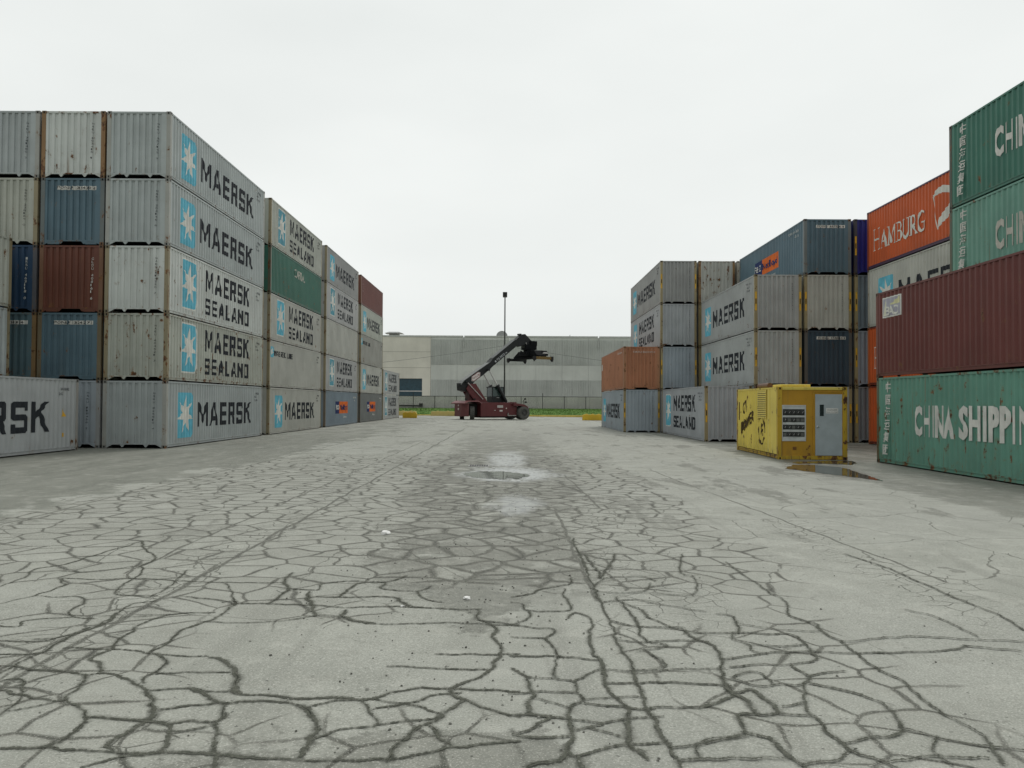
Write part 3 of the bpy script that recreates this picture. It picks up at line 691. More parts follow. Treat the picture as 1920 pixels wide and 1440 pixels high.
MK = {}
def marks(kind, L, H, w):
    """(name, mesh, child list) of the markings of one side; meshes are shared between containers."""
    key = (kind, round(L, 2), round(H, 2), w)
    if key in MK: return MK[key]
    F = Face(L, H, w); dz = (H - 2.591) * .55; out = []
    sx = L / 12.192
    def add(name, polys, mat, off=.004, child=None, step=.0004): out.append((name, conform_mesh(name, polys, F, mat, off, step), child))
    def emblem(s0, s1, z0, z1, border, rl=.1, rr=.28, mat=BLU):
        if border:
            add('emblem_border', [rrect(s0 - .06, s1 + .06, z0 - .06, z1 + .06, rl, rr)], STAR, .003)
        add('emblem', [rrect(s0, s1, z0, z1, rl, rr)], mat, .0055)
        add('star', star_polys((s0 + s1) / 2, (z0 + z1) / 2 + .02, (s1 - s0) * .52, (z1 - z0) * .44), STAR, .009, 'emblem', 0)
    if kind in ('M', 'Mw', 'MT'):
        ink = INK2 if kind == 'Mw' else INK
        emblem(1.15 * sx, 2.7 * sx, .34 + dz, 2.16 + dz, False, .06, .16)
        add('lettering', block('MAERSK', 3.25 * sx, 10.3 * sx, .74 + dz, 1.77 + dz), ink)
    elif kind in ('MS', 'MSb', 'MSw'):
        emblem(1.4 * sx, 2.95 * sx, .42 + dz, 2.34 + dz, kind != 'MS', .06, .32, BLU2 if kind == 'MSw' else BLU)
        ink = INK2 if kind == 'MSw' else INK
        add('lettering', block('MAERSK', 3.9 * sx, 9.85 * sx, 1.36 + dz, 2.29 + dz), ink)
        add('lettering', block('SEALAND', 3.9 * sx, 9.8 * sx, .37 + dz, 1.07 + dz, .24), ink)
    elif kind == 'LINE':
        emblem(.22, .82, 1.66, 2.26, False, .04, .1)
        add('lettering', block('MAERSK LINE', .98, 4.75, 1.76, 2.06), INK2)
    elif kind == 'PO':
        a, z = 3.4, .92 + dz
        add('emblem', [quad(a, a + 1.45, z, z + .92)], NAV); add('lettering', font('P&O', a + .12, z + .3, .38, 1.2, .02), WHT, .008, 'emblem')
        add('emblem', [quad(a + 1.47, a + 4.6, z, z + .92)], ORG); add('lettering', font('Nedlloyd', a + 1.65, z + .28, .42, 2.75, .01), NAV, .008)
        add('lettering', font('Containers', a + 2.4, z - .36, .2, 1.7), WHT)
        add('number_marking', font('PONU 135470 8', L - 2.3, H - .48, .13, 1.5), WHT); add('number_marking', font('42G1', L - 1.5, H - .72, .13, .5), WHT)
    elif kind == 'CAP':
        add('lettering', font('CAPITAL', 5.0, 1.6, .52, 2.6, .012), WHT2)
    elif kind == 'HAM':
        add('lettering', serif('HAMBURG', .62, .86, 1.02, .93), WHT3)
        s = 6.35
        fl = [(s + .1, 2.12), (s + .45, 2.25), (s + .9, 2.26), (s + 1.4, 2.12), (s + 1.95, 1.9)]
        add('emblem', ribbon([(s + .1, 2.1), (s + .42, .66)], .045) + ribbon(fl, [.1, .26, .3, .28, .2]) + ribbon([(s + .42, .66), (s + .7, .98), (s + 1.1, 1.14), (s + 1.55, 1.38), (s + 1.95, 1.9)], [.06, .32, .44, .36, .12]), WHT3)
        add('lettering', serif('SYD', 8.75, .86, 1.02, .93), WHT)
    elif kind in ('CHI', 'CHIw'):
        wt = WHT if kind == 'CHI' else WHT2
        add('lettering', sum([font(c, .62, 2.42 - .415 * i, .3, .42, .012, cap=.80) for i, c in enumerate('中国海运集团')], []), WHT)
        add('lettering', font('CHINA', 2.68, 1.05, .92, 2.2, .036, sp=1.12), wt); add('lettering', font('SHIPPING', 5.28, 1.05, .92, 3.95, .036, sp=1.12), wt)
    elif kind == 'BAO':
        a, z = .5, 1.99
        bd = flat('lilac_sign', (.36, .36, .42), .5)
        add('sign_plate', [quad(a, a + 1.26, z, z + .68)], STAR); add('sign_panel', [quad(a + .04, a + 1.22, z + .04, z + .64)], bd, .006, 'sign_plate')
        add('sign_flag', [[(a + .45, z + .4), (a + 1.21, z + .4), (a + 1.21, z + .63)]], flat('pale_yellow_sign', (.6, .58, .33), .5), .009, 'sign_plate')
        add('sign_mark', [[(a + .07, z + .06), (a + .26, z + .06), (a + .2, z + .5), (a + .14, z + .6)]], flat('cream_sign', (.66, .66, .52), .5), .009, 'sign_plate')
        add('lettering', font('BAO', a + .27, z + .07, .3, .82, .03), STAR, .011, 'sign_plate')
    elif kind == 'ORA':
        add('sign_plate', [quad(.35, .72, 1.75, 2.25)], WHT); add('number_marking', font('CRXU 862449 0', L - 2.6, H - .42, .12, 1.5), WHT)
    elif kind == 'BRN':
        add('number_marking', sum([font(c, .8, 2.1 - .3 * i, .16, .16) for i, c in enumerate('CLOU')], []), WHT)
    if kind in ('M', 'MS', 'MSb', 'Mw', 'MSw', 'LINE', 'GRY'):
        nm = [font(t, L - 1.35, H - .42 - .17 * i, .1, w_) for i, (t, w_) in enumerate((('MSKU 304182', .75), ('42G1', .36), ('DK 4310', .5)))]
        for q in nm: add('number_marking', q, INK if kind != 'GRY' else WHT)
    if kind == 'MT':
        add('number_marking', font('MSKU 304182', L - 1.35, H - .42, .1, .75), INK); add('number_marking', font('42G1', L - 1.35, H - .59, .1, .36), INK)
        add('caution_sticker', [[(L - 1.12, 1.24), (L - .82, 1.24), (L - .97, 1.5)]], YEL)
        add('caution_sticker', [quad(L - 1.06, L - .9, .52, .66)], YEL)
    MK[key] = out; return out

def end_marks(kind, H, num):
    F = Face(12, H, 'E'); out = []
    if kind == 'v':
        out.append(('number_marking', conform_mesh('number_marking', sum([font(c, 1.93, H - .52 - .112 * i, .07, .058 if c != '1' else .03) for i, c in enumerate(num) if c != ' '], []), F, INK2)))
    elif kind == 'vw':
        out.append(('number_marking', conform_mesh('number_marking', sum([font(c, 1.98, H - .56 - .128 * i, .1, .085 if c != '1' else .03) for i, c in enumerate(num) if c != ' '], []), F, WHT)))
    elif kind == 'h':
        u = .62; w_ = 1.5
        out.append(('number_strip', conform_mesh('number_strip', [quad(u, u + .5, H - .46, H - .31), quad(u + .56, u + 1.15, H - .46, H - .31), quad(u + 1.21, u + w_, H - .46, H - .31)], F, WHT)))
        out.append(('number_marking', conform_mesh('number_marking', font(num, u + .04, H - .435, .1, w_ - .08, .01), F, BLK, .008)))
    elif kind == 'hw':
        out.append(('number_marking', conform_mesh('number_marking', font(num, .62, H - .42, .11, 1.5), F, WHT)))
    return out

# ------------------------------------------------------------------ containers
CM = {}
def ribs(pr, z0, z1, f):
    b = MB()
    for (a, d), (c, e) in zip(pr, pr[1:]):
        if c - a < 1e-6: continue
        b.face([f(a, d, z0), f(c, e, z0), f(c, e, z1), f(a, d, z1)])
    return b
def proto(L, H):
    key = (round(L, 2), round(H, 2))
    if key in CM: return CM[key]
    P = {}; ps, pe = prof_side(L), prof_end(); blank = [flat('primer', (.3, .3, .3))]
    P['side_R'] = ribs(ps, .165, H - .075, lambda s, d, z: (SIDE_X + d, s, z)).mesh('side_wall', blank)
    P['side_L'] = ribs(ps, .165, H - .075, lambda s, d, z: (-SIDE_X - d, s, z)).mesh('side_wall', blank)
    P['end_N'] = ribs(pe, .19, H - .085, lambda s, d, z: (s - 1.219, END_Y - d, z)).mesh('end_wall', blank)
    P['end_F'] = ribs(pe, .19, H - .085, lambda s, d, z: (s - 1.219, L - END_Y + d, z)).mesh('end_wall', blank)
    b = MB(); b.box(-1.15, 1.15, .1, L - .1, H - .05, H - .02)
    for i in range(int(L / .6)): b.box(-1.1, 1.1, .3 + i * .6, .42 + i * .6, H - .0198, H - .008)
    P['roof'] = b.mesh('roof', blank)
    P['floor'] = MB().box(-1.14, 1.14, .12, L - .12, .15, .17).mesh('floor', blank)
    for sx, n in ((1, 'R'), (-1, 'L')):
        x0, x1 = (1.150, 1.214) if sx > 0 else (-1.214, -1.150)
        P['top_rail_' + n] = MB().box(x0, x1, .17, L - .17, H - .075, H - .012).mesh('top_rail', blank)
        x0, x1 = (1.12, 1.196) if sx > 0 else (-1.196, -1.12)
        lip = (1.196, 1.214) if sx > 0 else (-1.214, -1.196)
        P['bottom_rail_' + n] = MB().box(x0, x1, .17, L - .17, .045, .165).box(*lip, .17, L - .17, .135, .165).box(*lip, .17, L - .17, .045, .062).mesh('bottom_rail', blank)
    for yy, n in ((0, 'N'), (L, 'F')):
        s = 1 if yy == 0 else -1; q = lambda a, c: (min(yy + s * a, yy + s * c), max(yy + s * a, yy + s * c))
        P['end_top_' + n] = MB().box(-1.06, 1.06, *q(.006, .07), H - .085, H - .012).mesh('top_rail', blank)
        b = MB().box(-1.06, 1.06, *q(.006, .09), .145, .19)
        for cx in (-.45, .45): b.xz([(cx - .1, .145), (cx + .1, .145), (cx + .02, .045), (cx - .02, .045)], *q(.01, .05))
        for sg in (-1, 1): b.xz([(sg * 1.06, .145), (sg * .82, .145), (sg * 1.06, .02)][::sg], *q(.01, .05))
        P['end_bot_' + n] = b.mesh('bottom_rail', blank)
    b = MB()
    pp = .152
    P['post'] = b.box(0, pp, 0, pp, .118, H - .118).mesh('corner_post', blank)
    b = MB().box(0, .166, 0, .178, 0, .118)
    for f in ((lambda u, v: (.083 + u, -.0015, .059 + v)), (lambda u, v: (-.0015, .089 + u, .059 + v))):
        b.face([f(.03 * math.cos(t), .042 * math.sin(t)) for t in [2 * math.pi * k / 12 for k in range(12)]], 1)
    P['cast'] = b.mesh('corner_casting', [blank[0], HOLE])
    CM[key] = P; return P

NUMS = ['MSKU 704512 6', 'MAEU 781480 2', 'MSKU 331807 4', 'MRKU 228164 0', 'MAEU 619053 8', 'MSKU 850276 1', 'MRKU 407391 5']
HCM = {}
def container(xl, y, level, H, L, col, label, group, side=None, mark=None, endk=None, num=None, rust=.2, dirt=.35, post=None, sticker=False, z0=None, rz=0., dx=0., fork=False, rail=None):
    """xl: left face; y: near end; stacked on `level` containers of the same height."""
    base = z0 if z0 is not None else (gz(xl) + level * (H + .002))
    e = empty('shipping_container', (xl + 1.219 + dx, y, base), R(rz)); tag(e, label, 'shipping container', group)
    P = proto(L, H); wall = paint(col, rust, dirt); rl = paint(rail or sc3(col, .97), rust + .25, dirt)
    pc = post or tuple(v * .7 + a for v, a in zip(col, (.075, .055, .03)))
    pm = paint(pc, rust + .45, .6)
    for n, k, mt in (('side_wall', 'side_R', wall), ('side_wall', 'side_L', wall), ('end_wall', 'end_N', wall), ('end_wall', 'end_F', wall), ('roof', 'roof', wall), ('floor', 'floor', HOLE),
                     ('top_rail', 'top_rail_R', rl), ('top_rail', 'top_rail_L', rl), ('top_rail', 'end_top_N', rl), ('top_rail', 'end_top_F', rl),
                     ('bottom_rail', 'bottom_rail_R', rl), ('bottom_rail', 'bottom_rail_L', rl), ('bottom_rail', 'end_bot_N', rl), ('bottom_rail', 'end_bot_F', rl)):
        part(n, P[k], e, mt)
    cm = paint(sc3(pc, .62), .8, .6)
    for sx in (-1, 1):
        for sy in (0, 1):
            o = part('corner_post', P['post'], e, pm); o.scale = (-sx, 1 - 2 * sy, 1); o.location = (sx * 1.217, .002 if not sy else L - .002, 0)
            for zz in (0, 1):
                o = part('corner_casting', P['cast'], e, cm); o.scale = (-sx, 1 - 2 * sy, 1); o.location = (sx * 1.219, 0 if not sy else L, 0 if not zz else H - .118)
    if fork:
        for cx in (-.72, .72):
            part('fork_pocket', MB().box(cx - .22, cx + .22, .012, .09, .03, .144).mesh('fork_pocket', [rl]), e)
    parts = {}
    if mark:
        for n, me, ch in marks(mark, L, H, side):
            o = part(n, me, parts.get(ch, e) if ch else e); parts[n] = o
    if endk:
        for n, me in end_marks(endk, H, num or random.choice(NUMS)): part(n, me, e)
    if sticker:
        for sx in (-1, 1):
            key = ('st', sx)
            if key not in HCM:
                x0 = sx * 1.145 - .045; b = MB().face([(x0, -.0015, 1.02), (x0 + .09, -.0015, 1.02), (x0 + .09, -.0015, 2.0), (x0, -.0015, 2.0)])
                t = MB().face([(x0 + .018, -.003, 1.36), (x0 + .072, -.003, 1.36), (x0 + .072, -.003, 1.64), (x0 + .018, -.003, 1.64)])
                HCM[key] = (b.mesh('caution_sticker', [YEL]), t.mesh('sticker_print', [BLK]))
            o = part('caution_sticker', HCM[key][0], e); part('sticker_print', HCM[key][1], o)
    return e

H8, H9, L40, L45 = 2.591, 2.896, 12.192, 13.716
G1 = (.40, .44, .435); G2 = (.37, .405, .405); GT = (.415, .435, .385); GP = (.54, .57, .545); GN = (.44, .445, .405); GB = (.345, .39, .425)
PO = (.095, .155, .19); PT = (.085, .14, .16); BR = (.13, .048, .032); NB = (.02, .05, .10); GREEN = (.045, .15, .11)
CG1 = (.05, .17, .125); CG2 = (.145, .31, .245); CG3 = (.125, .285, .22); RED = (.52, .095, .02); MAR = (.135, .04, .034); ORB = (.42, .185, .10); NVY = (.045, .07, .092); BLUE = (.016, .02, .17)
POST_T = (.27, .235, .15)
def left(xr): return xr - 2.438
XL = left(-13.181); XL1 = left(-15.70); XL2 = left(-18.22)
GLF = 'containers stacked along the left side'
y1, y2, y3, y4, y5 = 31.6, 44.99, 58.57, 72.14, 84.9
def cl(x, y, lv, col, label, **k): return container(x, y, lv, H8, L40, col, label, GLF, 'R', dx=random.uniform(-.02, .02) if x != XL else random.uniform(-.012, .012), rz=random.uniform(-.08, .08), **k)
TN = 'in the near left corner stack, counting up'
cl(XL, y1, 0, G2, 'grey container with wide black lettering, bottom ' + TN, mark='M', endk='v', rust=.05, num='MSKU 825510 4')
cl(XL, y1, 1, GT, 'brown scraped container with two lettered lines, second ' + TN, mark='MSb', endk='v', rust=.6, dirt=.6, post=POST_T, num='MAEU 604521 3')
cl(XL, y1, 2, GP, 'pale rusty container with two lettered lines, third ' + TN, mark='MSb', endk='v', rust=.36, dirt=.45, post=POST_T, num='MAEU 614220 7')
cl(XL, y1, 3, G1, 'grey container with one lettered line, fourth ' + TN, mark='M', endk='v', rust=.08, num='MSKU 203146 8')
cl(XL, y1, 4, G1, 'grey container with one lettered line, topmost ' + TN, mark='M', endk='v', rust=.08, num='MRKU 307145 2')
TN = 'beside the left corner stack'
cl(XL1, y1, 0, GB, 'bluish grey container end on the ground just right of the lone lettered container', endk='v', rust=.1, num='MSKU 118456 2')
cl(XL1, y1, 1, PO, 'slate blue container with white number strip, under the brown container', endk='h', num='PONU 13242 73', rust=.25, fork=True, post=(.16, .13, .08))
cl(XL1, y1, 2, BR, 'brown container with upright white number ' + TN, endk='vw', num='GLDU 408161 6', rust=.2, fork=True)
cl(XL1, y1, 3, PO, 'slate blue container with white number strip, above the brown container', endk='h', num='PONU 135470 8', rust=.15, fork=True)
cl(XL1, y1, 4, GP, 'pale rust spotted container with rusty posts, topmost ' + TN, endk='v', rust=.62, dirt=.4, post=(.25, .15, .07), num='MAEU 603418 1')
cl(XL2, y1, 0, G2, 'grey container at ground level behind the lone lettered container')
cl(XL2, y1, 1, PT, 'teal blue container half hidden left of the slate blue one, second level', endk='h', num='PONU 208314 1', rust=.3, post=(.2, .13, .06))
cl(XL2, y1, 2, NB, 'dark blue container with upright white number, left of the brown container', endk='vw', num='IRSU 463118 0', rust=.15)
cl(XL2, y1, 3, (.39, .405, .355), 'greenish grey container above the dark blue container at the left edge', endk='v', rust=.25, post=POST_T)
cl(XL2, y1, 4, G2, 'plain grey container in the top corner at the left edge', endk='v', rust=.05)
# row nearer to the camera
cl(left(-15.91), 30.39 - L40, 0, (.39, .41, .415), 'grey container with huge cropped black lettering, standing alone at the lower left', mark='MT', rust=.1)
for lv, c, lb in ((0, G1, 'grey container on the ground at the far left edge behind lone lettered one'), (1, G1, 'grey container at the far left edge, under the yellowish one'), (2, GT, 'yellowish grey container topmost in the stack cut by left edge')):
    cl(left(-18.45), 30.39 - L40, lv, c, lb, rust=.4, dirt=.6, post=POST_T if lv else None)
TN = 'in the second left row stack'
cl(XL, y2, 0, GN, 'grey container with one bold lettered line, bottom ' + TN, mark='M', rust=.05, post=POST_T)
cl(XL, y2, 1, GN, 'plain grey container with small corner lettering, second level ' + TN, mark='LINE', rust=.12, post=POST_T)
cl(XL, y2, 2, GN, 'grey container with two lines of lettering, middle ' + TN, mark='MSb', rust=.3, dirt=.5, post=POST_T)
cl(XL, y2, 3, GREEN, 'dark green container with small white lettering in the left row', mark='CAP', rust=.35, post=(.1, .1, .07))
cl(XL, y2, 4, GT, 'tan grey container with two lines of lettering, topmost ' + TN, mark='MSw', rust=.25, dirt=.6, post=POST_T)
TN = 'in the third left row stack'
cl(XL, y3, 0, (.2, .25, .29), 'blue grey container with navy and orange sign, bottom ' + TN, mark='PO', rust=.05, post=(.15, .13, .1))
cl(XL, y3, 1, (.40, .405, .4), 'grey container with two lines of lettering, second level ' + TN, mark='MSw', rust=.15, post=POST_T)
cl(XL, y3, 2, GN, 'blank grey container without lettering, middle ' + TN, mark='GRY', rust=.3, post=POST_T)
cl(XL, y3, 3, (.42, .425, .42), 'light grey container with two lettered lines, fourth level ' + TN, mark='MSw', rust=.1, post=POST_T)
cl(XL, y3, 4, (.30, .305, .30), 'darker grey container with one line of lettering, topmost ' + TN, mark='Mw', rust=.1, post=POST_T)
TN = 'in the fourth left row stack'
cl(XL, y4, 0, (.17, .18, .175), 'dark grey container with small navy and orange sign, bottom ' + TN, mark='PO', rust=.1, post=(.1, .09, .07))
cl(XL, y4, 1, GN, 'grey container with one line of lettering, second level ' + TN, mark='M', rust=.1, post=POST_T)
cl(XL, y4, 2, (.32, .32, .29), 'grey container with tiny lettering at upper corner, middle ' + TN, mark='LINE', rust=.15, post=POST_T)
cl(XL, y4, 3, GT, 'tan grey container with one line of lettering, just under the red brown container', mark='Mw', rust=.1, post=POST_T)
cl(XL, y4, 4, (.15, .05, .04), 'red brown container topmost at the far end of the left row', mark='BRN', rust=.1)
cl(XL, y5, 0, (.42, .43, .42), 'lower two line container in the low stack ending the left row', mark='MSw', rust=.1, post=POST_T)
cl(XL, y5, 1, (.42, .43, .42), 'upper two line container in the low stack ending the left row', mark='MSw', rust=.15, post=POST_T)

GRT = 'containers stacked along the right side'
def cr(x, y, lv, col, label, L=L40, **k): return container(x, y, lv, H9, L, col, label, GRT, 'L', dx=random.uniform(-.015, .015), rz=random.uniform(-.08, .08), z0=-.073 + lv * (H9 + .002), **k)
X = [7.52, 9.99, 12.56, 15.14]
YA, YB, YC, YH = 55.47, 42.68, 28.395 - L40, 41.34 - L40
ST = dict(sticker=True, post=(.3, .25, .14))
TN = 'in the far group on the right'
cr(X[0], YA, 0, GB, 'grey container with one line of lettering, under the orange brown container', L45, mark='M', endk='v', rust=.12, **ST)
cr(X[0], YA, 1, ORB, 'orange brown container on top of a grey one, far right group', L45, mark='ORA', endk='hw', num='CRXU 862449 0', rust=.4, fork=True)
cr(X[1], YA, 0, GB, 'grey container on the ground just right of the orange brown stack', L45, rust=.1)
cr(X[1], YA, 1, GB, 'bluish grey container end just right of the orange brown container', L45, endk='v', rust=.1, **ST)
cr(X[1], YA, 2, (.40, .42, .43), 'pale grey container with two lines of lettering above the orange brown container', L45, mark='MS', endk='v', rust=.2, post=(.3, .25, .14))
cr(X[1], YA, 3, (.32, .325, .315), 'grey container with one line of lettering, topmost in the far right group', L45, mark='M', endk='v', rust=.12, dirt=.5, **ST)
for lv in range(3): cr(X[2], YA, lv, GB, ['grey container at ground level in the third stack of the far right group', 'grey container second level in the third stack of the far right group', 'grey container showing as a sliver under the rust stained one'][lv], L45, rust=.2, post=(.25, .2, .1))
cr(X[2], YA, 3, GN, 'rust stained pale container, topmost right of the lettered one in the far group', L45, rust=.72, dirt=1.0, post=(.22, .14, .06))
for lv in range(4): cr(X[3], YA, lv, GN, 'grey container in the hidden last far right stack, ' + ['bottom', 'second level', 'third level', 'topmost beside rust stained one'][lv], L45, rust=.5)
TN = 'in the middle group on the right'
cr(9.99, YB, 0, (.38, .40, .42), 'two line grey container on the ground left of the yellow power cabin', mark='MSb', endk='v', rust=.12, **ST)
cr(X[2], YB, 0, G2, 'grey container on the ground hidden by the yellow power cabin', rust=.1)
cr(X[2], YB, 1, (.40, .42, .41), 'one line grey container with drip stain, second level ' + TN, mark='M', endk='v', rust=.3, dirt=.5, **ST)
cr(X[2], YB, 2, (.37, .385, .38), 'grey container with one line of lettering, third level ' + TN, mark='M', endk='v', rust=.12, **ST)
cr(X[3], YB, 0, G2, 'grey strip of container on the ground right of the yellow cabin', rust=.1, **ST)
cr(X[3], YB, 1, NVY, 'dark navy container with white number strip, above the yellow power cabin', endk='h', num='PONU 174883 1', rust=.15)
cr(X[3], YB, 2, GN, 'pale grey container under the slate container with navy and orange sign', endk='v', rust=.2, **ST)
cr(X[3], YB, 3, PO, 'slate container with navy and orange sign, topmost ' + TN, mark='PO', endk='h', num='PONU 187526 4', rust=.1)
for lv, c, lb in ((0, (.22, .235, .25), 'grey narrow strip of container on ground left of red one'), (1, (.27, .3, .34), 'bluish grey narrow strip of container, second level left of red ones'), (2, (.16, .2, .23), 'blue grey narrow strip of container, third level under bright blue')):
    cr(17.74, YB, lv, c, lb + ' showing', rust=.15, **ST)
cr(17.74, YB, 3, BLUE, 'bright blue container beside the orange red one, topmost strip', rust=.02, sticker=True, post=(.05, .05, .06))
TN = 'of the stack behind the green ones'
cr(17.83, YH, 0, RED, 'orange red container strip on the ground left of the green one', rust=.05, rail=(.2, .04, .02))
cr(17.83, YH, 1, RED, 'orange red container showing one white letter left of the maroon one', mark='HAM', rust=.05, rail=(.2, .04, .02))
cr(17.83, YH, 2, GN, 'grey container with blue emblem half hidden behind the maroon container', mark='M', rust=.15)
cr(17.83, YH, 3, RED, 'orange red container with white serif lettering and white flag emblem', mark='HAM', rust=.05, rail=(.075, .04, .085), post=(.2, .04, .025))
cr(12.532, YC, 0, CG3, 'rust patched green container with white lettering on the ground at right', mark='CHI', rust=.62, dirt=.5, post=(.11, .13, .09))
cr(12.532, YC, 1, MAR, 'maroon container with small white sign plate on top of the green one', mark='BAO', rust=.1, dirt=.3, post=(.14, .045, .035))
cr(15.09, YC, 0, CG2, 'green container at ground level behind the front green one'); cr(15.09, YC, 1, CG2, 'green container second level behind the maroon one')
cr(15.09, YC, 2, CG2, 'faded green container with broken white lettering, under the topmost green one', mark='CHIw', rust=.35, dirt=.5, post=(.08, .1, .07))
cr(15.09, YC, 3, CG1, 'dark green container with white lettering, topmost at the right edge', mark='CHI', rust=.15, dirt=.4, post=(.06, .07, .05))

# ------------------------------------------------------------------ yellow power cabin
def power_cabin():
    L, H = 6.058, 2.591
    e = empty('power_cabin', (9.43 + 1.219, 29.25, -.073), R(-1.9))
    tag(e, 'yellow container cabin with mustard end wall, grey door and socket panel', 'power cabin')
    yel = paint((.72, .575, .115), .42, .75); mus = paint((.47, .26, .025), .3, .7); frame = paint((.50, .33, .03), 1.0, .8)
    P = proto(L, H)
    pr = [p for p in prof_side(L) if p[0] >= 1.40]
    ribs([(.16, 0.), (1.0, 0.), (1.02, -.03), (1.08, -.03), (1.1, 0.), (1.38, 0.)] + pr, .19, H - .075, lambda s, d, z: (-SIDE_X - d, s, z)).build('side_wall', yel, e)
    part('side_wall', P['side_R'], e, yel); part('end_wall', P['end_F'], e, yel); part('roof', P['roof'], e, yel); part('floor', P['floor'], e, HOLE)
    for k in ('top_rail_R', 'top_rail_L', 'end_top_F'): part('top_rail', P[k], e, yel)
    for k in ('bottom_rail_R', 'bottom_rail_L', 'end_bot_F'): part('bottom_rail', P[k], e, frame)
    for sx in (-1, 1):
        for sy in (0, 1):
            o = part('corner_post', P['post'], e, frame); o.scale = (-sx, 1 - 2 * sy, 1); o.location = (sx * 1.217, .002 if not sy else L - .002, 0)
            for zz in (0, 1):
                o = part('corner_casting', P['cast'], e, frame); o.scale = (-sx, 1 - 2 * sy, 1); o.location = (sx * 1.219, 0 if not sy else L, 0 if not zz else H - .118)
    MB().box(-1.05, 1.05, 0, .1, H - .11, H - .01).build('top_rail', yel, e, .01); MB().box(-1.05, 1.05, 0, .1, .02, .15).build('bottom_rail', frame, e, .01)
    X0 = -1.219
    b = MB().box(X0 + .152, X0 + 1.19, .03, .06, .15, H - .11).box(X0 + 1.19, X0 + 1.22, .024, .06, .15, H - .11).box(X0 + 1.22, X0 + 2.286, .036, .06, .15, H - .11); b.build('end_wall', mus, e)
    # door
    gp = flat('grey_door_paint', (.39, .44, .465), .45, .35, .08)
    MB().box(X0 + 1.25, X0 + 1.315, .012, .0355, .16, H - .2).box(X0 + 2.262, X0 + 2.286, .012, .0355, .16, H - .2).box(X0 + 1.25, X0 + 2.286, .012, .0355, H - .2, H - .15).build('door_frame', mus, e, .004)
    d = MB().box(X0 + 1.32, X0 + 2.258, .004, .0345, .165, 2.33).build('door', gp, e, .006)
    MB().box(X0 + 1.47, X0 + 1.615, -.001, .0035, 1.56, 1.965).build('window', [flat('dark_glass', (.012, .02, .022), .12, .5)], d)
    MB().box(X0 + 1.455, X0 + 1.47, -.004, .0037, 1.545, 1.98).box(X0 + 1.615, X0 + 1.63, -.004, .0037, 1.545, 1.98).box(X0 + 1.47, X0 + 1.615, -.004, .0037, 1.965, 1.98).box(X0 + 1.47, X0 + 1.615, -.004, .0037, 1.545, 1.56).build('window_frame', gp, d)
    b = MB().lathe((X0 + 1.395, -.0, 1.18), (0, -1, 0), [(.035, -.004), (.035, .004), (.016, .008), (.016, .03), (.03, .038), (.034, .052), (.024, .066), (.0, .068)], 16); b.build('door_knob', flat('polished_steel', (.6, .6, .6), .2, .5, .02, 1.), d, 0, True)
    sg = MB().box(X0 + 1.69, X0 + 2.12, -.003, .0037, 1.655, 1.84).build('sign_plate', flat('white_sign', (.66, .66, .64), .4), d)
    F = lambda polys, y: [[(X0 + u, y, z) for u, z in p] for p in polys]
    b = MB()
    for p in F(font('DANGER', 1.74, 1.755, .05, .33) + font('HIGH VOLTAGE', 1.72, 1.68, .035, .37), -.0045): b.face(p)
    b.build('lettering', flat('grey_print', (.13, .13, .13)), sg)
    for z in (.42, 1.25, 2.1): MB().tube((X0 + 2.262, -.002, z - .06), (X0 + 2.262, -.002, z + .06), .014).build('hinge', frame, d)
    # socket panel
    al = flat('aluminium_panel', (.5, .52, .52), .35, .5, .08)
    MB().box(X0 + .14, X0 + .99, .006, .0295, .67, .71).box(X0 + .14, X0 + .99, .006, .0295, 1.89, 1.945).box(X0 + .14, X0 + .175, .006, .0295, .71, 1.89).box(X0 + .955, X0 + .99, .006, .0295, .71, 1.89).build('panel_frame', al, e)
    pnl = MB().box(X0 + .175, X0 + .955, .022, .0294, .71, 1.89).build('socket_panel', flat('pale_panel', (.55, .57, .56), .4), e)
    dk = flat('dark_recess', (.045, .048, .045), .6); sk = flat('socket_plastic', (.05, .052, .05), .35); ring = flat('worn_steel', (.33, .33, .32), .35, .5)
    for z, h, idx in ((1.69, .22, (0, 1, 2, 3, 4)), (1.425, .17, (0, 2)), (1.165, .17, (0, 1, 3, 4)), (.91, .17, (1, 2, 3))):
        MB().box(X0 + .185, X0 + .945, .014, .0215, z - h / 2, z + h / 2).build('recess', dk, pnl)
        for i in range(5):
            cx = X0 + .255 + i * .153
            if i in idx:
                o = MB().lathe((cx, .0135, z - .01), (0, -1, 0), [(.068, 0), (.068, .03), (.055, .036), (.05, .02), (0, .02)], 16).build('socket', sk, pnl)
                MB().tube((cx - .012, -.018, z - .03), (cx + .026, -.024, z + .03), .011, n=6).build('socket_cover', ring, o)
            else:
                MB().box(cx - .055, cx + .055, .010, .0135, z - .06, z + .045).build('blanking_plate', flat('grey_plate', (.13, .135, .125), .5), pnl)
    MB().box(X0 + .53, X0 + .66, .012, .0295, .36, .47).build('cable_hatch', paint((.2, .09, .02), .9, .5), e, .006)
    # louvre on the long side
    lv = MB().box(-1.216, -1.2075, 1.5, 1.56, 1.44, 2.5).box(-1.216, -1.2075, 2.72, 2.78, 1.44, 2.5).box(-1.216, -1.2075, 1.56, 2.72, 1.44, 1.5).box(-1.216, -1.2075, 1.56, 2.72, 2.44, 2.5).build('louvre_frame', yel, e)
    MB().box(-1.2115, -1.2085, 1.56, 2.72, 1.5, 2.44).build('louvre_back', HOLE, lv)
    b = MB()
    for i in range(13):
        z = 1.515 + i * .072; b.hexa([(-1.225, 1.56, z), (-1.225, 2.72, z), (-1.2125, 2.72, z + .02), (-1.2125, 1.56, z + .02), (-1.225, 1.56, z + .036), (-1.225, 2.72, z + .036), (-1.2125, 2.72, z + .05), (-1.2125, 1.56, z + .05)])
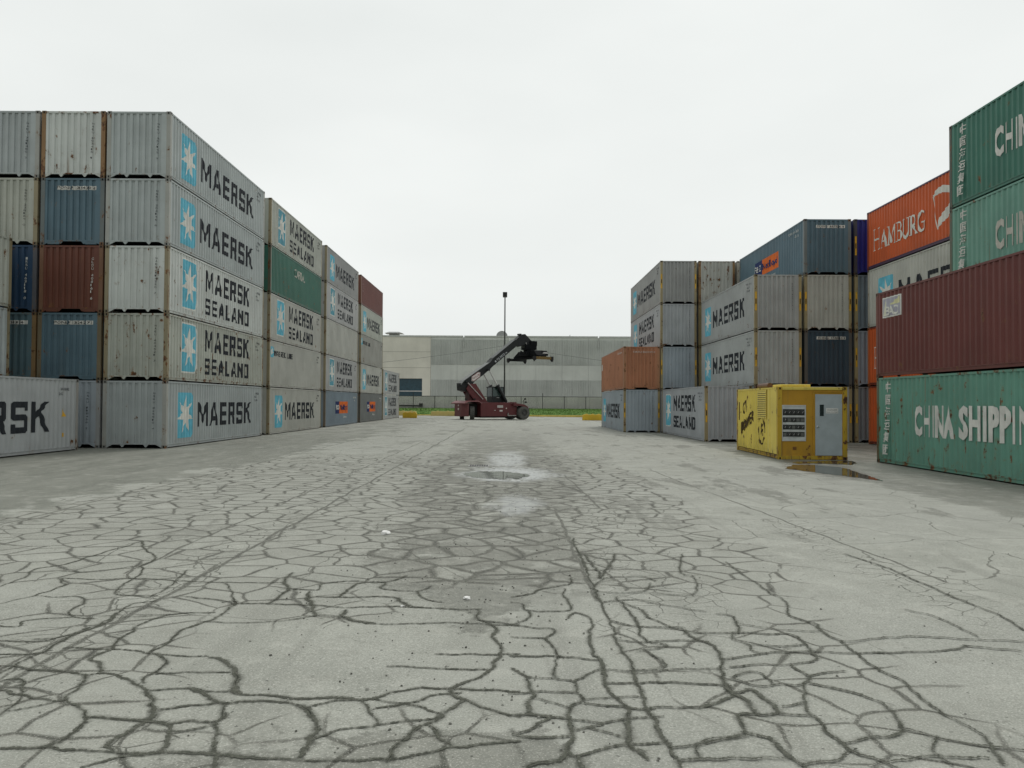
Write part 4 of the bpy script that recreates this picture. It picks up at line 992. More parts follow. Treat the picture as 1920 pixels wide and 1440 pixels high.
    b.build('slats', yel, lv)
    # stencilled markings (far end is at the viewer's left)
    class FF(Face):
        def pt(s, u, z, off):
            y = s.L - u; return (-SIDE_X - (interp(pr, y) if y >= pr[0][0] else 0.) - off, y, z)
        def breaks(s): return [s.L - p[0] for p in pr]
    F2 = FF(L, H, 'L'); ink = worn('brown_black_stencil', (.075, .048, .018), .6)
    def rot(ps, a, cx, cz): c, s = math.cos(R(a)), math.sin(R(a)); return [[(cx + (u - cx) * c - (z - cz) * s, cz + (u - cx) * s + (z - cz) * c) for u, z in p] for p in ps]
    part('lettering', conform_mesh('lettering', rot(font('GT', 1.05, 1.62, .46, .62, .03, .3), 18, 1.3, 1.75), F2, ink), e)
    part('lettering', conform_mesh('lettering', rot(font('POWER', .72, 1.0, .44, 1.95, .03, .35), 17, 1.6, 1.2), F2, ink), e)
    bolt = [[(.72, .62), (.98, 1.02), (.9, 1.06), (1.12, 1.3), (.78, 1.22), (.86, 1.0), (.74, .95)]]
    part('emblem', conform_mesh('emblem', bolt, F2, ink, .006), e)
    ringp = ribbon(arc(3.85, .98, .42, .52, 100, 330, 16), [.05] * 5 + [.13] * 6 + [.07] * 6) + ribbon(arc(3.85, .98, .42, .52, -10, 80, 8), .08) + ribbon([(3.72, .78), (3.98, 1.02), (3.8, 1.02), (3.95, 1.22)], .1)
    part('emblem', conform_mesh('emblem', ringp, F2, ink), e)
    part('number_marking', conform_mesh('number_marking', [quad(.3, .36, 1.3, 2.05)], F2, worn('brown_black_stencil', (.09, .05, .02), .5)), e)
    # roof fittings
    MB().box(-.95, .1, .5, 1.6, H + .001, H + .1).build('roof_hatch', yel, e, .02)
    MB().tube((-.6, 3.2, H + .11), (-.6, 4.7, H + .11), .11).box(-.75, -.45, 3.3, 3.4, H - .01, H + .02).box(-.75, -.45, 4.5, 4.6, H - .01, H + .02).build('exhaust_pipe', paint((.12, .06, .035), .9, .5), e)
    return e
power_cabin()

# ------------------------------------------------------------------ reach stacker
def reach_stacker():
    e = empty('reach_stacker', (-2.01, 92.4, gz(-2)), R(30))
    tag(e, 'maroon container handler with raised black boom and lifting frame', 'reach stacker')
    mar = paint((.115, .028, .03), .12, .55); mard = paint((.07, .022, .024), .15, .6); blk = flat('black_steel', (.011, .013, .014), .5, .3, .2)
    bl2 = flat('matt_black', (.009, .01, .011), .85, .08, .2)
    drk = flat('dark_undercarriage', (.02, .02, .02), .8); tyre = flat('dusty_rubber', (.095, .095, .088), .85, .1, .25); rimm = flat('dusty_rim', (.06, .06, .058), .6)
    chrome = flat('bright_steel', (.5, .5, .48), .3, .5, .05)
    body = MB().xz([(-2.35, .36), (2.2, .36), (2.2, 1.62), (1.5, 1.8), (1.3, 1.9), (-2.35, 1.9)], -1.42, 1.42).build('chassis', mar, e, .03)
    MB().box(-2.2, 2.0, -1.3, 1.3, .22, .35).build('belly_frame', drk, e)
    MB().xz([(1.55, 1.55), (2.6, 1.52), (3.2, 1.2), (3.45, 1.2), (3.42, 1.42), (2.95, 1.7), (1.6, 1.86)], -1.86, -.75).build('mudguard', mar, e, .02)
    MB().xz([(1.55, 1.55), (2.6, 1.52), (3.2, 1.2), (3.45, 1.2), (3.42, 1.42), (2.95, 1.7), (1.6, 1.86)], .75, 1.86).build('mudguard', mar, e, .02)
    MB().xz([(2.2, .5), (3.3, .6), (3.4, 1.2), (2.6, 1.5), (2.2, 1.5)], -.7, .7).build('axle_housing', mard, e, .03)
    MB().box(1.0, 2.0, -1.62, -1.43, .42, .50).box(1.0, 1.06, -1.6, -1.43, .5, .75).build('step', flat('pale_step', (.33, .33, .31), .6), e)
    # counterweight and rear canopy
    MB().xy([(-4.41, -.82), (-4.41, .82), (-3.95, 1.55), (-3.85, 1.55), (-3.85, -1.55), (-3.95, -1.55)], .36, 1.8).build('counterweight', paint((.15, .055, .058), .15, .5), e, .03)  # pinker maroon than the chassis: the lit rear face is put into the colour
    MB().box(-3.84, -2.36, -.6, .6, .5, 1.75).build('rear_frame', drk, e)
    b = MB(); zz = lambda x: 1.82 + .26 * min(1, (x + 4.45) / .5) if x < -2.9 else 2.08 - (.3 * max(0, (x + 2.7) / .45) if x > -2.7 else 0)
    xs = [-4.45, -4.2, -3.9, -3.3, -2.7, -2.5, -2.3]
    for a, c in zip(xs, xs[1:]):
        b.hexa([(a, -1.68, zz(a) - .1), (c, -1.68, zz(c) - .1), (c, 1.68, zz(c) - .1), (a, 1.68, zz(a) - .1), (a, -1.62, zz(a)), (c, -1.62, zz(c)), (c, 1.62, zz(c)), (a, 1.62, zz(a))])
    b.build('rear_canopy', paint((.2, .075, .078), .2, .6), e)  # lightest maroon here: light falling on the top is painted in
    lampm = flat('lamp_lens', (.6, .52, .48), .3)
    for y_, z_, r_ in ((-.15, 1.55, .09), (-.15, 1.15, .13)):
        MB().lathe((-4.412, y_, z_), (-1, 0, 0), [(r_, 0), (r_, .03), (r_ * .8, .05), (0, .055)], 14).build('rear_lamp', lampm, e)
    for x_, y_ in ((-3.9, -.9), (-3.0, -1.2)):
        MB().tube((x_, y_, 2.0), (x_, y_, 2.2), .03).box(x_ - .12, x_ + .12, y_ - .06, y_ + .06, 2.18, 2.32).build('work_lamp', drk, e)
    # wheels
    def wheel(c, ax, r, wd, lugs):
        hw = wd / 2
        t = MB().lathe(c, ax, [(r * .5, -hw * .8), (r * .62, -hw), (r * .9, -hw), (r * .985, -hw * .8), (r, -hw * .4), (r, hw * .4), (r * .985, hw * .8), (r * .9, hw), (r * .62, hw), (r * .5, hw * .8)], 36)
        if lugs:
            a = Vector(ax).normalized(); u = a.orthogonal().normalized(); v = a.cross(u)
            for k in range(22):
                for sd in (-1, 1):
                    th = 2 * math.pi * (k + .25 * sd) / 22; d0 = u * math.cos(th) + v * math.sin(th); tg = a.cross(d0)
                    p0 = Vector(c) + d0 * (r - .01) + a * (sd * hw * .08); p1 = Vector(c) + d0 * (r - .03) + a * (sd * hw * .95) + tg * .05
                    t.hexa([p0 - tg * .035, p1 - tg * .035, p1 + tg * .035, p0 + tg * .035, p0 - tg * .03 + d0 * .045, p1 - tg * .03 + d0 * .045, p1 + tg * .03 + d0 * .045, p0 + tg * .03 + d0 * .045])
        o = t.build('wheel', tyre, e, 0, True); o.name = 'tyre'
        MB().lathe(c, ax, [(r * .52, -hw * .78), (r * .5, -hw * .45), (r * .22, -hw * .4), (r * .18, -hw * .75), (0, -hw * .78)], 24).build('rim', rimm, o)
        MB().lathe(c, ax, [(r * .52, hw * .78), (r * .5, hw * .45), (r * .22, hw * .4), (r * .18, hw * .75), (0, hw * .78)], 24).build('rim', rimm, o)
    for y_ in (-1.62, -1.05, 1.05, 1.62): wheel((2.9, y_, .76), (0, 1, 0), .76, .5, False)
    ax = (math.cos(R(-27)), math.sin(R(-27)), 0)
    wheel((-3.3, -1.22, .75), ax, .71, .5, True); wheel((-3.3, 1.22, .75), ax, .71, .5, True)
    # boom pillar and boom
    for s in (-1, 1):
        MB().xz([(-3.75, 3.35), (-3.15, 2.6), (-2.6, 1.9), (-1.1, 1.9), (-2.6, 3.95), (-3.4, 3.9)], s * .56 if s > 0 else -.72, s * .72 if s > 0 else -.56).build('boom_pillar', mar, e, .02)
    MB().xz([(-3.3, 2.1), (-2.4, 1.9), (-1.6, 1.9), (-2.7, 3.4), (-3.3, 3.2)], -.5, .5).build('pillar_core', mard, e)
    bm_ = MB().xz([(-4.28, 3.2), (-3.7, 3.05), (-3.35, 3.3), (-2.61, 4.23), (-1.66, 4.86), (-.58, 5.70), (-.28, 6.1), (-.45, 6.66), (-.76, 6.3), (-2.2, 5.38), (-3.88, 4.26), (-4.35, 3.72)], -.52, .52).build('boom_outer', blk, e, .02)
    MB().box(-4.42, -4.2, -.35, .35, 3.7, 3.98).build('boom_end_bracket', blk, bm_)
    top = flat('sky_sheen_boom_top', (.16, .165, .16), .5)  # grey over the black boom: sky reflection painted as a colour
    MB().xz([(-4.3, 3.79), (-3.88, 4.275), (-2.2, 5.395), (-.8, 6.3), (-.8, 6.33), (-2.2, 5.425), (-3.89, 4.31), (-4.32, 3.82)], -.5, .5).build('boom_top_plate', top, bm_)
    inner = MB().xz([(-.5, 5.78), (2.5, 8.12), (2.72, 8.3), (2.72, 9.04), (2.6, 9.02), (-.42, 6.72)], -.44, .44).build('boom_inner', blk, e, .015)
    MB().xz([(2.3, 8.05), (3.1, 8.5), (3.45, 9.5), (3.3, 9.52), (2.3, 8.72)], -.36, .36).build('boom_tip', blk, e, .015)
    MB().xz([(-.3, 6.84), (2.58, 9.035), (2.58, 9.05), (-.3, 6.86)], -.42, .42).build('boom_top_plate', flat('sky_sheen_boom_top', (.1, .105, .105), .5), inner)  # same painted sky sheen, darker, on the inner section
    # name plate and type lettering on the near side (y = -0.52 / -0.44)
    sl = math.atan2(1.12, 1.68)
    def on(polys, cx, cz, y, a): c, s = math.cos(a), math.sin(a); return [[(cx + u * c - v * s, y, cz + u * s + v * c) for u, v in p] for p in polys]
    hexp = lambda k: [[(-.72 * k, -.1 * k), (-.5 * k, -.3 * k), (.42 * k, -.3 * k), (.72 * k, .1 * k), (.5 * k, .3 * k), (-.42 * k, .3 * k)]]
    pl = MB()
    for p in on(hexp(1.), -2.5, 4.72, -.524, sl): pl.face(p)
    pl = pl.build('name_plate', flat('white_plate', (.62, .6, .58), .4), bm_)
    b = MB()
    for p in on(ribbon([*hexp(.9)[0], hexp(.9)[0][0]], .05), -2.5, 4.72, -.527, sl): b.face(p)
    for i, p in enumerate(on(font('TAYLOR', -.46, -.11, .22, .95, .015), -2.5, 4.72, -.529, sl)): b.face(p)
    b.build('lettering', flat('maroon_print', (.25, .03, .035), .5), pl)
    a2 = math.atan2(2.3, 3.02); b = MB()
    for p in on([[(-1.02, 0), (-.9, -.14), (-.78, 0), (-.9, .14)]] + font('TS-9972', -.7, -.12, .27, 1.25, .012) + [quad(.68, .92, -.06, .02)], .72, 7.02, -.443, a2): b.face(p)
    b.build('lettering', flat('silver_print', (.42, .44, .45), .5), inner)
    # head, rotator, spreader
    hd = MB().xz([(2.75, 8.35), (3.2, 8.25), (3.75, 8.45), (3.9, 7.9), (5.15, 7.85), (5.2, 8.75), (4.85, 8.85), (4.6, 9.1), (3.9, 9.72), (3.45, 9.66), (3.3, 9.5)], -.34, .34).build('boom_head', blk, e, .03)
    MB().box(3.2, 3.42, -.3, .3, 9.55, 9.74).build('head_bracket', blk, hd)
    MB().tube((4.35, -.36, 8.4), (4.35, -.37, 8.4), .07).build('pivot_pin', chrome, hd)
    MB().tube((3.95, -.4, 8.75), (4.15, -.4, 8.2), .035).build('hose', chrome, hd)
    cx = 4.69
    rot_ = MB().tube((cx, 0, 7.55), (cx, 0, 7.9), .72, n=20).tube((cx, 0, 7.9), (cx, 0, 8.05), .6, n=20).box(cx - .85, cx + .66, -.5, .5, 7.95, 8.55).box(cx - .2, cx + .7, -.52, .52, 8.4, 8.95).build('rotator', bl2, e, .02)
    MB().box(cx - .5, cx + .5, -2.8, 2.8, 6.9, 7.22).build('spreader_beam', bl2, e, .02)
    MB().yz([(-2.6, 7.221), (-1.9, 7.8), (1.5, 7.75), (2.5, 7.221)], cx - .62, cx + .62).box(cx - .95, cx + .95, -1.1, 1.1, 7.23, 7.7).build('spreader_frame', bl2, e, .03)
    stripe = Mat('yellow_black_stripes', .6); x_, y__, z_ = stripe.xyz(stripe.obj())
    sgn = ((x_ + z_) * 9.0).m('FRACT').m('GREATER_THAN', .5)
    stripe.color(stripe.mix(sgn, (.02, .02, .018), (.26, .155, .025)))
    for y_, mt in ((-2.92, stripe.m), (2.92, blk)):
        o = MB().box(cx - 1.16, cx + 1.16, y_ - .14, y_ + .14, 6.74, 7.04).build('end_beam', mt, e, .01)
        for s in (-1, 1):
            MB().box(cx + s * 1.13 - .14, cx + s * 1.13 + .14, y_ - .17, y_ + .17, 6.68, 7.08).xz([(cx + s * 1.13 - .14, 6.68), (cx + s * 1.13 + .14, 6.68), (cx + s * 1.25, 6.5), (cx + s * 1.12, 6.5)], y_ - .1, y_ + .1).build('twistlock', drk, o)
    MB().xz([(cx + .66 + .36 * math.cos(t), 7.42 + .17 * math.sin(t)) for t in [2 * math.pi * k / 20 for k in range(20)]], -2.33, -2.3).build('name_plate', flat('white_plate', (.62, .6, .58), .4), e)
    MB().yz([(-2.3, 7.2), (-2.45, 7.2), (-2.2, 7.7), (-1.9, 7.8), (-1.9, 7.2)], cx + .35, cx + 1.0).build('hydraulic_box', bl2, e, .02)
    MB().tube((cx + 1.02, -2.34, 7.3), (cx + 1.1, -2.5, 6.98), .045).build('hose', chrome, e)
    hs_ = [(cx - .95, -.4, 7.5), (cx - 1.3, -.3, 7.75), (cx - 1.55, -.3, 7.55), (cx - 1.5, -.3, 7.25)]
    b = MB()
    for p, q in zip(hs_, hs_[1:]): b.tube(p, q, .06, n=8)
    b.build('hose', drk, e)
    # lift cylinders, stay bar
    for s in (-1, 1):
        p, q = Vector((1.39, s * .86, 1.6)), Vector((-1.06, s * .86, 5.5)); k = p.lerp(q, .56)
        o = MB().tube(p, k, .19, n=14).tube(p.lerp(q, .53), p.lerp(q, .57), .24, n=14).build('cylinder_barrel', blk, e, 0, True)
        MB().tube(k, q, .085, n=12).build('cylinder_rod', chrome, o, 0, True)
        MB().tube((-1.06, s * .52, 5.5), (-1.06, s * .95, 5.5), .12).build('cylinder_pin', blk, o)
    MB().tube((-3.7, -.8, 4.1), (-1.75, -.8, 2.25), .055, n=8).build('stay_bar', flat('pale_bar', (.42, .38, .37), .5), e)
    MB().tube((-3.7, -.5, 4.1), (-3.7, -.86, 4.1), .1).build('stay_pin', blk, e)
    # cab
    glass = Mat('cab_glass', .06, .5); glass.color((.05, .085, .08)); glass.b.inputs['Alpha'].default_value = .82
    x0, x1, y0, y1_, z0, z1 = -.52, .98, -.62, .62, 1.9, 3.62
    cab = MB().box(x0, x1, y0, y1_, z0, z0 + .68).build('cab', blk, e, .02)
    for a, c in ((x0, y0), (x1 - .09, y0), (x0, y1_ - .09), (x1 - .09, y1_ - .09)): MB().box(a, a + .09, c, c + .09, z0 + .68, z1 - .06).build('cab_pillar', blk, cab)
    MB().box(x0 - .06, x1 + .06, y0 - .06, y1_ + .06, z1 - .06, z1 + .04).build('cab_roof', blk, cab, .02)
    for a in (y0 + .012, y1_ - .03): MB().box(x0 + .09, x1 - .09, a, a + .015, z0 + .68, z1 - .06).build('window', glass.m, cab)
    for a in (x0 + .012, x1 - .03): MB().box(a, a + .015, y0 + .09, y1_ - .09, z0 + .68, z1 - .06).build('window', glass.m, cab)
    MB().box(-.1, .3, -.25, .25, z0 + .69, z0 + 1.25).box(-.12, -.02, -.22, .22, z0 + 1.25, z0 + 1.45).build('driver_seat', drk, cab)
    MB().box(.2, .24, y0 - .004, y0 + .01, z0 + .68, z1 - .06).build('window_frame', blk, cab)
    MB().box(.05, .4, y0 - .012, y0, z0 + .52, z0 + .56).build('handrail', chrome, cab)
    # plates on the chassis, mirror and lamps
    wp = flat('white_plate', (.55, .53, .5), .4)
    o = MB().box(-.28, .42, -1.432, -1.421, 1.33, 1.58).build('name_plate', wp, e)
    b = MB()
    for p in font('TAYLOR', -.22, 1.4, .12, .58, .012): b.face([(u, -1.434, z) for u, z in p])
    b.build('lettering', flat('grey_print', (.13, .13, .13)), o)
    MB().box(0, .36, -1.432, -1.421, .9, 1.07).build('plate', wp, e); MB().box(-.66, -.5, -1.432, -1.421, 1.0, 1.06).build('plate', wp, e)
    MB().tube((.85, -1.421, 1.25), (.85, -1.45, 1.25), .07).build('reflector', lampm, e)
    b = MB().tube((2.95, -1.6, 1.68), (2.95, -1.6, 2.15), .025).tube((2.95, -1.6, 2.1), (3.1, -1.75, 2.28), .02).tube((2.95, -1.6, 1.95), (3.2, -1.7, 1.95), .02).build('mirror_arm', drk, e)
    MB().box(2.98, 3.14, -1.8, -1.72, 2.2, 2.42).build('mirror', drk, b); MB().box(3.12, 3.3, -1.78, -1.6, 1.86, 2.04).build('head_lamp', drk, b)
    MB().tube((1.5, -.9, 1.8), (1.5, -.9, 2.2), .02).tube((1.2, -1.1, 1.82), (1.2, -1.1, 2.45), .035).build('exhaust_stack', chrome, e)
    MB().box(1.55, 2.6, -.7, .7, 1.72, 1.95).build('engine_cover', mar, e, .03)
reach_stacker()

# ------------------------------------------------------------------ far edge of the yard
ykm = paint((.60, .40, .03), .12, .3)
b = MB().box(-60, 60, 114.0, 114.35, -.1, .2); tag(b.build('concrete_kerb', paint((.55, .42, .08), .1, .5), None, .03), 'long low yellow painted kerb along the grass', 'kerb')
def barrier(x, y, lx, h, label, lift=0., mat=ykm, ly=.6):
    e = empty('concrete_block', (x, y, gz(x) + lift)); tag(e, label, 'concrete block', 'yellow concrete blocks at the far edge')
    pts = [(-lx / 2, 0), (-lx / 2, h * .86), (-lx / 2 + .12, h), (lx / 2 - .12, h), (lx / 2, h * .86), (lx / 2, 0)]
    MB().xz(pts, -ly / 2, ly / 2).build('body', mat, e, .03)
    b = MB()
    for s in (-1, 0, 1): b.box(s * lx * .3 - .14, s * lx * .3 + .14, -.14, .14, h + .001, h + .07)
    b.build('lifting_lugs', mat, e, .02)
barrier(-11.7, 95.4, 1.62, .62, 'yellow concrete block standing in front at the end of the left row')
barrier(9.15, 93.2, 2.3, .66, 'yellow concrete block beside the far right container stack')
py = paint((.50, .40, .14), .1, .5)
barrier(-14.7, 112.4, 3.6, .6, 'pale yellow concrete block behind the small yellow block at left', mat=py)
barrier(-8.6, 112.2, 4.6, .62, 'pale yellow concrete block just left of the container handler', mat=py)

def grass():
    m = Mat('mown_grass', .9, .1); o = m.obj(); n = m.noise(o, .7, 6, .65)
    m.color(m.mix(n.ss(.3, .7), (.055, .115, .022), (.12, .21, .05)))
    b = MB(); nx, ny = 121, 12
    zf = lambda t: .12 + .9 * (t ** .8)
    for j in range(ny + 1):
        for i in range(nx): b.v.append((-60 + i, 114.35 + j * 1.0, zf(j / ny) + random.uniform(-.02, .03)))
    b.f = [(j * nx + i, j * nx + i + 1, (j + 1) * nx + i + 1, (j + 1) * nx + i) for j in range(ny) for i in range(nx - 1)]; b.mi = [0] * len(b.f)
    for k in range(9000):
        x, t = random.uniform(-24, 22), random.random(); y = 114.4 + 11.2 * t; z = zf((y - 114.35) / ny) - .02; h = random.uniform(.07, .2); a = random.uniform(0, 3.14); wv = .05
        i = len(b.v); b.v += [(x - wv * math.cos(a), y - wv * math.sin(a), z), (x + wv * math.cos(a), y + wv * math.sin(a), z), (x + random.uniform(-.06, .06), y + random.uniform(-.06, .06), z + h)]
        b.f.append((i, i + 1, i + 2)); b.mi.append(0)
    tag(b.build('grass', m.m), 'strip of mown green grass below the fence', 'grass', kind='stuff')
grass()

def fence():
    e = empty('chain_link_fence', (0, 125, 1.0)); tag(e, 'dark chain link fence with thin posts along the grass', 'fence')
    dk = flat('dark_post', (.03, .032, .03), .6)
    xs = [-14.84 + 3.26 * k for k in range(-12, 20)]
    for i, x in enumerate(xs): MB().tube((x, 0, -.2), (x, 0, 1.88 if i % 3 else 2.35), .05, n=8).build('post', dk, e)
    MB().tube((xs[0], 0, 1.82), (xs[-1], 0, 1.82), .045, n=6).build('top_rail', dk, e)
    m = Mat('wire_mesh', .6); x, y, z = m.xyz(m.obj())
    f = lambda q: (q * 16.0).m('FRACT').m('LESS_THAN', .12)
    m.color((.07, .07, .065)); m.t.links.new(f(x + z).max(f(x - z)).k, m.b.inputs['Alpha'])
    MB().face([(xs[0], .05, 0), (xs[-1], .05, 0), (xs[-1], .05, 1.8), (xs[0], .05, 1.8)]).build('wire_netting', m.m, e)
fence()

def concrete(name, col, streak=.5, sc=1.):
    m = Mat(name, .85, .15); o = m.obj(); n = m.noise(o, .35 * sc, 6, .6)
    c = m.mix(n.ss(.3, .7), sc3(col, .88), sc3(col, 1.1))
    s = m.noise(m.map(o, (2.2, 1, .12)), 1.0, 6, .6)
    c = m.mix(s.ss(.45, .75) * streak, c, sc3(col, .62))
    c = m.mix(m.noise(o, 6, 4, .6).ss(.5, .8) * .25, c, sc3(col, .75))
    return m.color(c).m
def yard_wall():
    e = empty('concrete_wall', (0, 127, .9)); tag(e, 'low stained concrete wall behind the chain link fence', 'wall')
    m = concrete('stained_concrete', (.53, .53, .49), .5)
    for i in range(17):
        x = -60 + i * 7.2; MB().box(x + .012, x + 7.188, 0, .3, -.5, 1.9 + (.03 if i % 2 else 0)).build('wall_panel', m, e, .015)
yard_wall()
b = MB().tube((-24, 126.85, 1.42), (-14.1, 126.85, 1.36), .09, n=8); pe = b.build('drain_pipe', flat('black_pipe', (.025, .026, .025), .6)); tag(pe, 'black pipe lying along the foot of the concrete wall, ending in a box', 'pipe')
MB().box(-14.15, -13.6, 126.6, 126.98, 1.22, 1.72).build('end_box', flat('black_pipe', (.025, .026, .025), .6), pe, .03)
e = empty('marker_post', (-17.0, 124.6, 1.0)); tag(e, 'thin pale marker post standing before the fence at left', 'post')
MB().tube((0, 0, -.1), (0, 0, 2.2), .035, n=8).build('pole', flat('galvanised', (.3, .3, .29), .5), e); MB().box(-.08, .08, -.03, .03, 1.95, 2.35).build('marker_plate', flat('pale_plate', (.5, .5, .48), .5), e)

def warehouse():
    Y = 140; e = empty('warehouse', (0, Y, .8)); tag(e, 'long flat roofed concrete warehouse with grey ribbed bands and cream end', 'warehouse')
    G = .8
    rib = concrete('ribbed_concrete', (.47, .49, .465), .35, .6); lite = concrete('light_concrete', (.58, .60, .565), .2, .5); cream = concrete('cream_concrete', (.68, .66, .585), .12, .5); cap = flat('grey_coping', (.47, .485, .46), .7)
    zb = [(-.8, 5.75 - G, rib, True), (5.75 - G, 8.25 - G, lite, False), (8.25 - G, 12.55 - G, rib, True), (12.55 - G, 12.95 - G, lite, False)]
    pan = 4.45; x0, x1 = -13.7, 84.
    for z0, z1, mt, rb in zb:
        b = MB(); x = x0; k = 0
        while x < x1 - .1:
            xe = min(x + pan, x1); b.box(x + .012, xe - .012, (k % 3) * .006, .5, z0, z1 - .004)
            if rb:
                q = x + .14; rnd = random.Random(k)
                while q < xe - .2:
                    d = .05 + rnd.random() * .03; b.hexa([(q, -d, z0 + .05), (q + .12, -d, z0 + .05), (q + .16, .03, z0 + .05), (q - .04, .03, z0 + .05), (q, -d, z1 - .05), (q + .12, -d, z1 - .05), (q + .16, .03, z1 - .05), (q - .04, .03, z1 - .05)]); q += .30
            x = xe; k += 1
        b.build('ribbed_band' if rb else 'plain_band', mt, e)
    MB().box(x0, x1, .52, 60, -.8, 12.4 - G).build('main_hall', lite, e)
    # cream end with a blue opening
    MB().box(-60, -19.6, 0, 60, -.8, 13.2 - G).box(-15.15, -13.73, 0, .5, -.8, 13.2 - G).box(-19.6, -15.15, 0, .5, 5.9 - G, 13.2 - G).box(-19.6, -13.75, .6, 60, -.8, 12.4 - G).build('end_wall', cream, e)
    gr = MB()
    for z in (10.4, 7.7): gr.box(-60, -13.73, -.006, -.001, z - G, z - G + .05)
    gr.build('wall_joint', flat('wall_joint_line', (.25, .24, .21), .8), e)  # darker strips mark the horizontal panel joints
    bl = flat('blue_glazing', (.022, .062, .085), .3, .5, .2)
    w_ = MB().box(-19.6, -15.15, .25, .35, -.8, 5.9 - G).build('window', bl, e)
    MB().box(-19.6, -15.15, .12, .24, 3.68 - G, 3.84 - G).build('window_bar', flat('white_bar', (.55, .56, .56), .5), w_)
    # coping with two scupper gaps
    for a, c in ((-60, -8.25), (-8.05, 14.6), (14.85, 84)): MB().box(a, c, -.08, .6, 12.955 - G, 13.22 - G).build('coping', cap, e)
    for x in (-8.15, 14.72):
        MB().box(x - .13, x + .13, -.22, -.09, 11.3 - G, 11.7 - G).box(x - .06, x + .06, -.2, -.09, 11.7 - G, 12.9 - G).build('rain_spout', flat('pale_spout', (.42, .43, .41), .6), e)
    # roof fittings
    gv = flat('galvanised_vent', (.22, .23, .225), .5)
    o = MB().box(-21.4, -19.75, 4, 5.6, 12.4 - G, 13.85 - G).build('roof_vent', gv, e)
    MB().hexa([(-22.1, 3.3, 13.86 - G), (-19.0, 3.3, 13.86 - G), (-19.0, 6.3, 13.86 - G), (-22.1, 6.3, 13.86 - G), (-21.4, 4, 14.15 - G), (-19.75, 4, 14.15 - G), (-19.75, 5.6, 14.15 - G), (-21.4, 5.6, 14.15 - G)]).build('vent_hood', gv, o)
    MB().lathe((-1.75, 6, 13.55 - G), (0, -.97, .25), [(1.0, .25), (.98, .2), (.75, .08), (.4, .01), (0, 0)], 28).build('satellite_dish', flat('grey_dish', (.26, .265, .26), .6), e, 0, True)
    MB().tube((-1.75, 6.1, 12.3 - G), (-1.75, 6.1, 13.5 - G), .08).build('dish_mast', gv, e)
    MB().tube((10.2, 5, 12.3 - G), (10.2, 5, 13.85 - G), .06).build('vent_pipe', gv, e)
warehouse()

e = empty('lamp_post', (-.96, 112.6, gz(-1))); tag(e, 'tall dark lamp post with box head behind the container handler', 'lamp post')
dk = flat('dark_bronze', (.028, .03, .026), .5)
MB().tube((0, 0, 0), (0, 0, 16.4), .12, .08, n=12).build('pole', dk, e, 0, True)
MB().box(-.3, .3, -.35, .35, 16.3, 16.95).build('lamp_head', flat('black_head', (.018, .019, .018), .5), e, .03)
MB().box(-.24, .24, -.3, .3, 16.27, 16.299).build('lamp_lens', flat('dim_lens', (.3, .3, .28), .3), e)
MB().tube((0, 0, 9.55), (0, 0, 9.75), .17, n=12).build('bracket', flat('steel_band', (.2, .2, .19), .4), e)
cb = MB()
for xe, ze in ((-46, 5.6), (46, 5.4)):
    P0, P1 = Vector((-.96, 112.4, 9.65)), Vector((xe, 112.4, ze)); pts = []
    for i in range(19):
        t = i / 18; q = P0.lerp(P1, t); q.z -= 1.7 * 4 * t * (1 - t) * .55; pts.append(q)
    for p, q in zip(pts, pts[1:]): cb.tube(p, q, .02, n=5, cap=False)
tag(cb.build('power_cable', flat('grey_cable', (.1, .1, .1), .6)), 'thin sagging overhead cable fixed to the lamp post', 'cable')

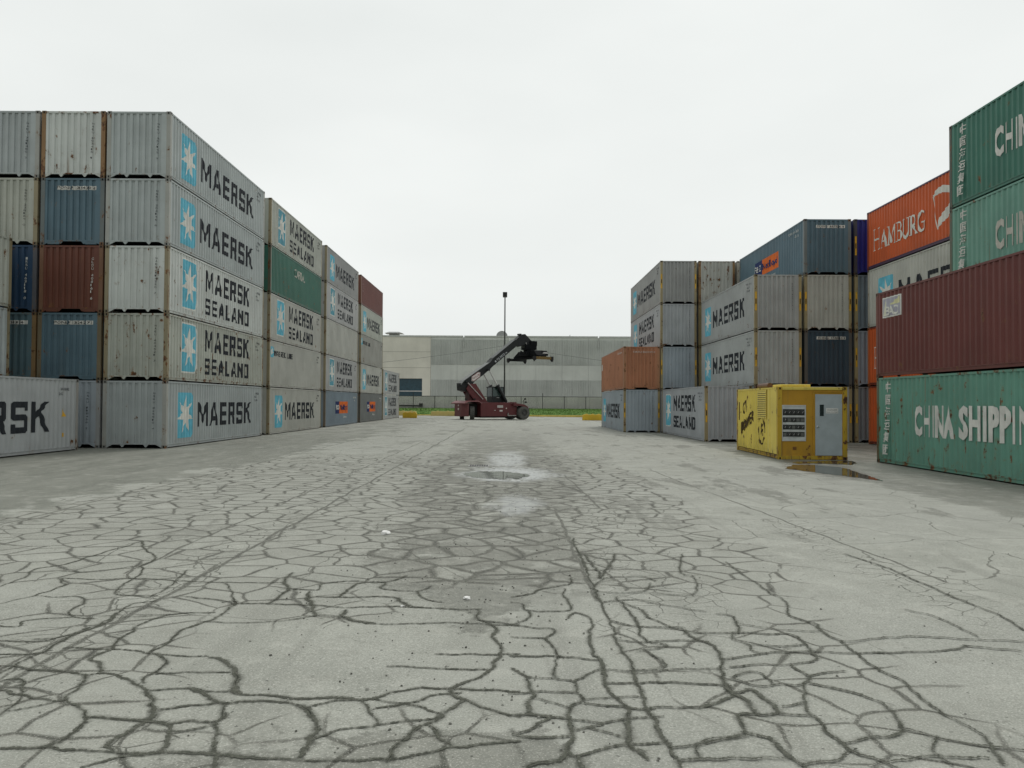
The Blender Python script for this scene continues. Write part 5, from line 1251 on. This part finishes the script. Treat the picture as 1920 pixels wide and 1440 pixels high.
# ------------------------------------------------------------------ small things on the pavement
e = empty('drain_grate', (-.96, 24.75, gz(-.96) + .004)); tag(e, 'slotted dark drain grate set in the pale patch', 'drain grate')
MB().box(-.3, .3, -.3, .3, -.01, .006).build('frame', flat('grey_iron', (.3, .3, .29), .6), e)
for i in range(8): MB().box(-.27 + i * .07, -.225 + i * .07, -.25, .25, .0065, .009).build('slot', HOLE, e)
def scrap(x, y, s, label, seed):
    rnd = random.Random(seed); bm = bmesh.new(); bmesh.ops.create_icosphere(bm, subdivisions=2, radius=s)
    for v in bm.verts: v.co *= rnd.uniform(.6, 1.15); v.co.z = v.co.z * .45 + s * .3
    me = bpy.data.meshes.new('paper_scrap'); bm.to_mesh(me); bm.free(); me.materials.append(flat('white_paper', (.7, .7, .68), .7))
    o = bpy.data.objects.new('paper_scrap', me); COL.objects.link(o); o.location = (x, y, gz(x)); tag(o, label, 'litter', 'white scraps on the pavement')
def gravel():
    rnd = random.Random(21); b = MB()
    m = Mat('loose_grit', .9, .1); o = m.obj(); m.color(m.mix(m.noise(o, 3, 2).ss(.4, .6), (.1, .1, .088), (.3, .3, .27)))
    for k in range(760):
        if k < 640: x, y = rnd.gauss(-.35, .75), rnd.uniform(4.4, 19)
        else: x, y = rnd.uniform(-6.5, 6.5), rnd.uniform(3.6, 12)
        r = rnd.uniform(.003, .011) * (1.5 if rnd.random() < .08 else 1); z = gz(x) + .002; i = len(b.v); a0 = rnd.uniform(0, 6)
        ring = [(x + r * rnd.uniform(.7, 1.3) * math.cos(a0 + q * 1.256), y + r * rnd.uniform(.7, 1.3) * math.sin(a0 + q * 1.256)) for q in range(5)]
        b.v += [(u, v, z) for u, v in ring] + [(x + (u - x) * .6, y + (v - y) * .6, z + r * rnd.uniform(.6, 1.1)) for u, v in ring]
        b.f += [(i + q, i + (q + 1) % 5, i + 5 + (q + 1) % 5, i + 5 + q) for q in range(5)] + [tuple(i + 5 + q for q in range(5))]; b.mi += [0] * 6
    tag(b.build('gravel', m.m), 'loose grit and pebbles scattered over the cracked pavement', 'gravel', kind='stuff')
gravel()
scrap(-1.79, 11.84, .075, 'white crumpled scrap lying left of the stained middle lane', 1)
scrap(-.42, 8.01, .04, 'white scrap at the near end of the stained middle lane', 2)
scrap(-1.0, 7.69, .02, 'tiny white scrap on the cracked paving near the blank slab', 3)
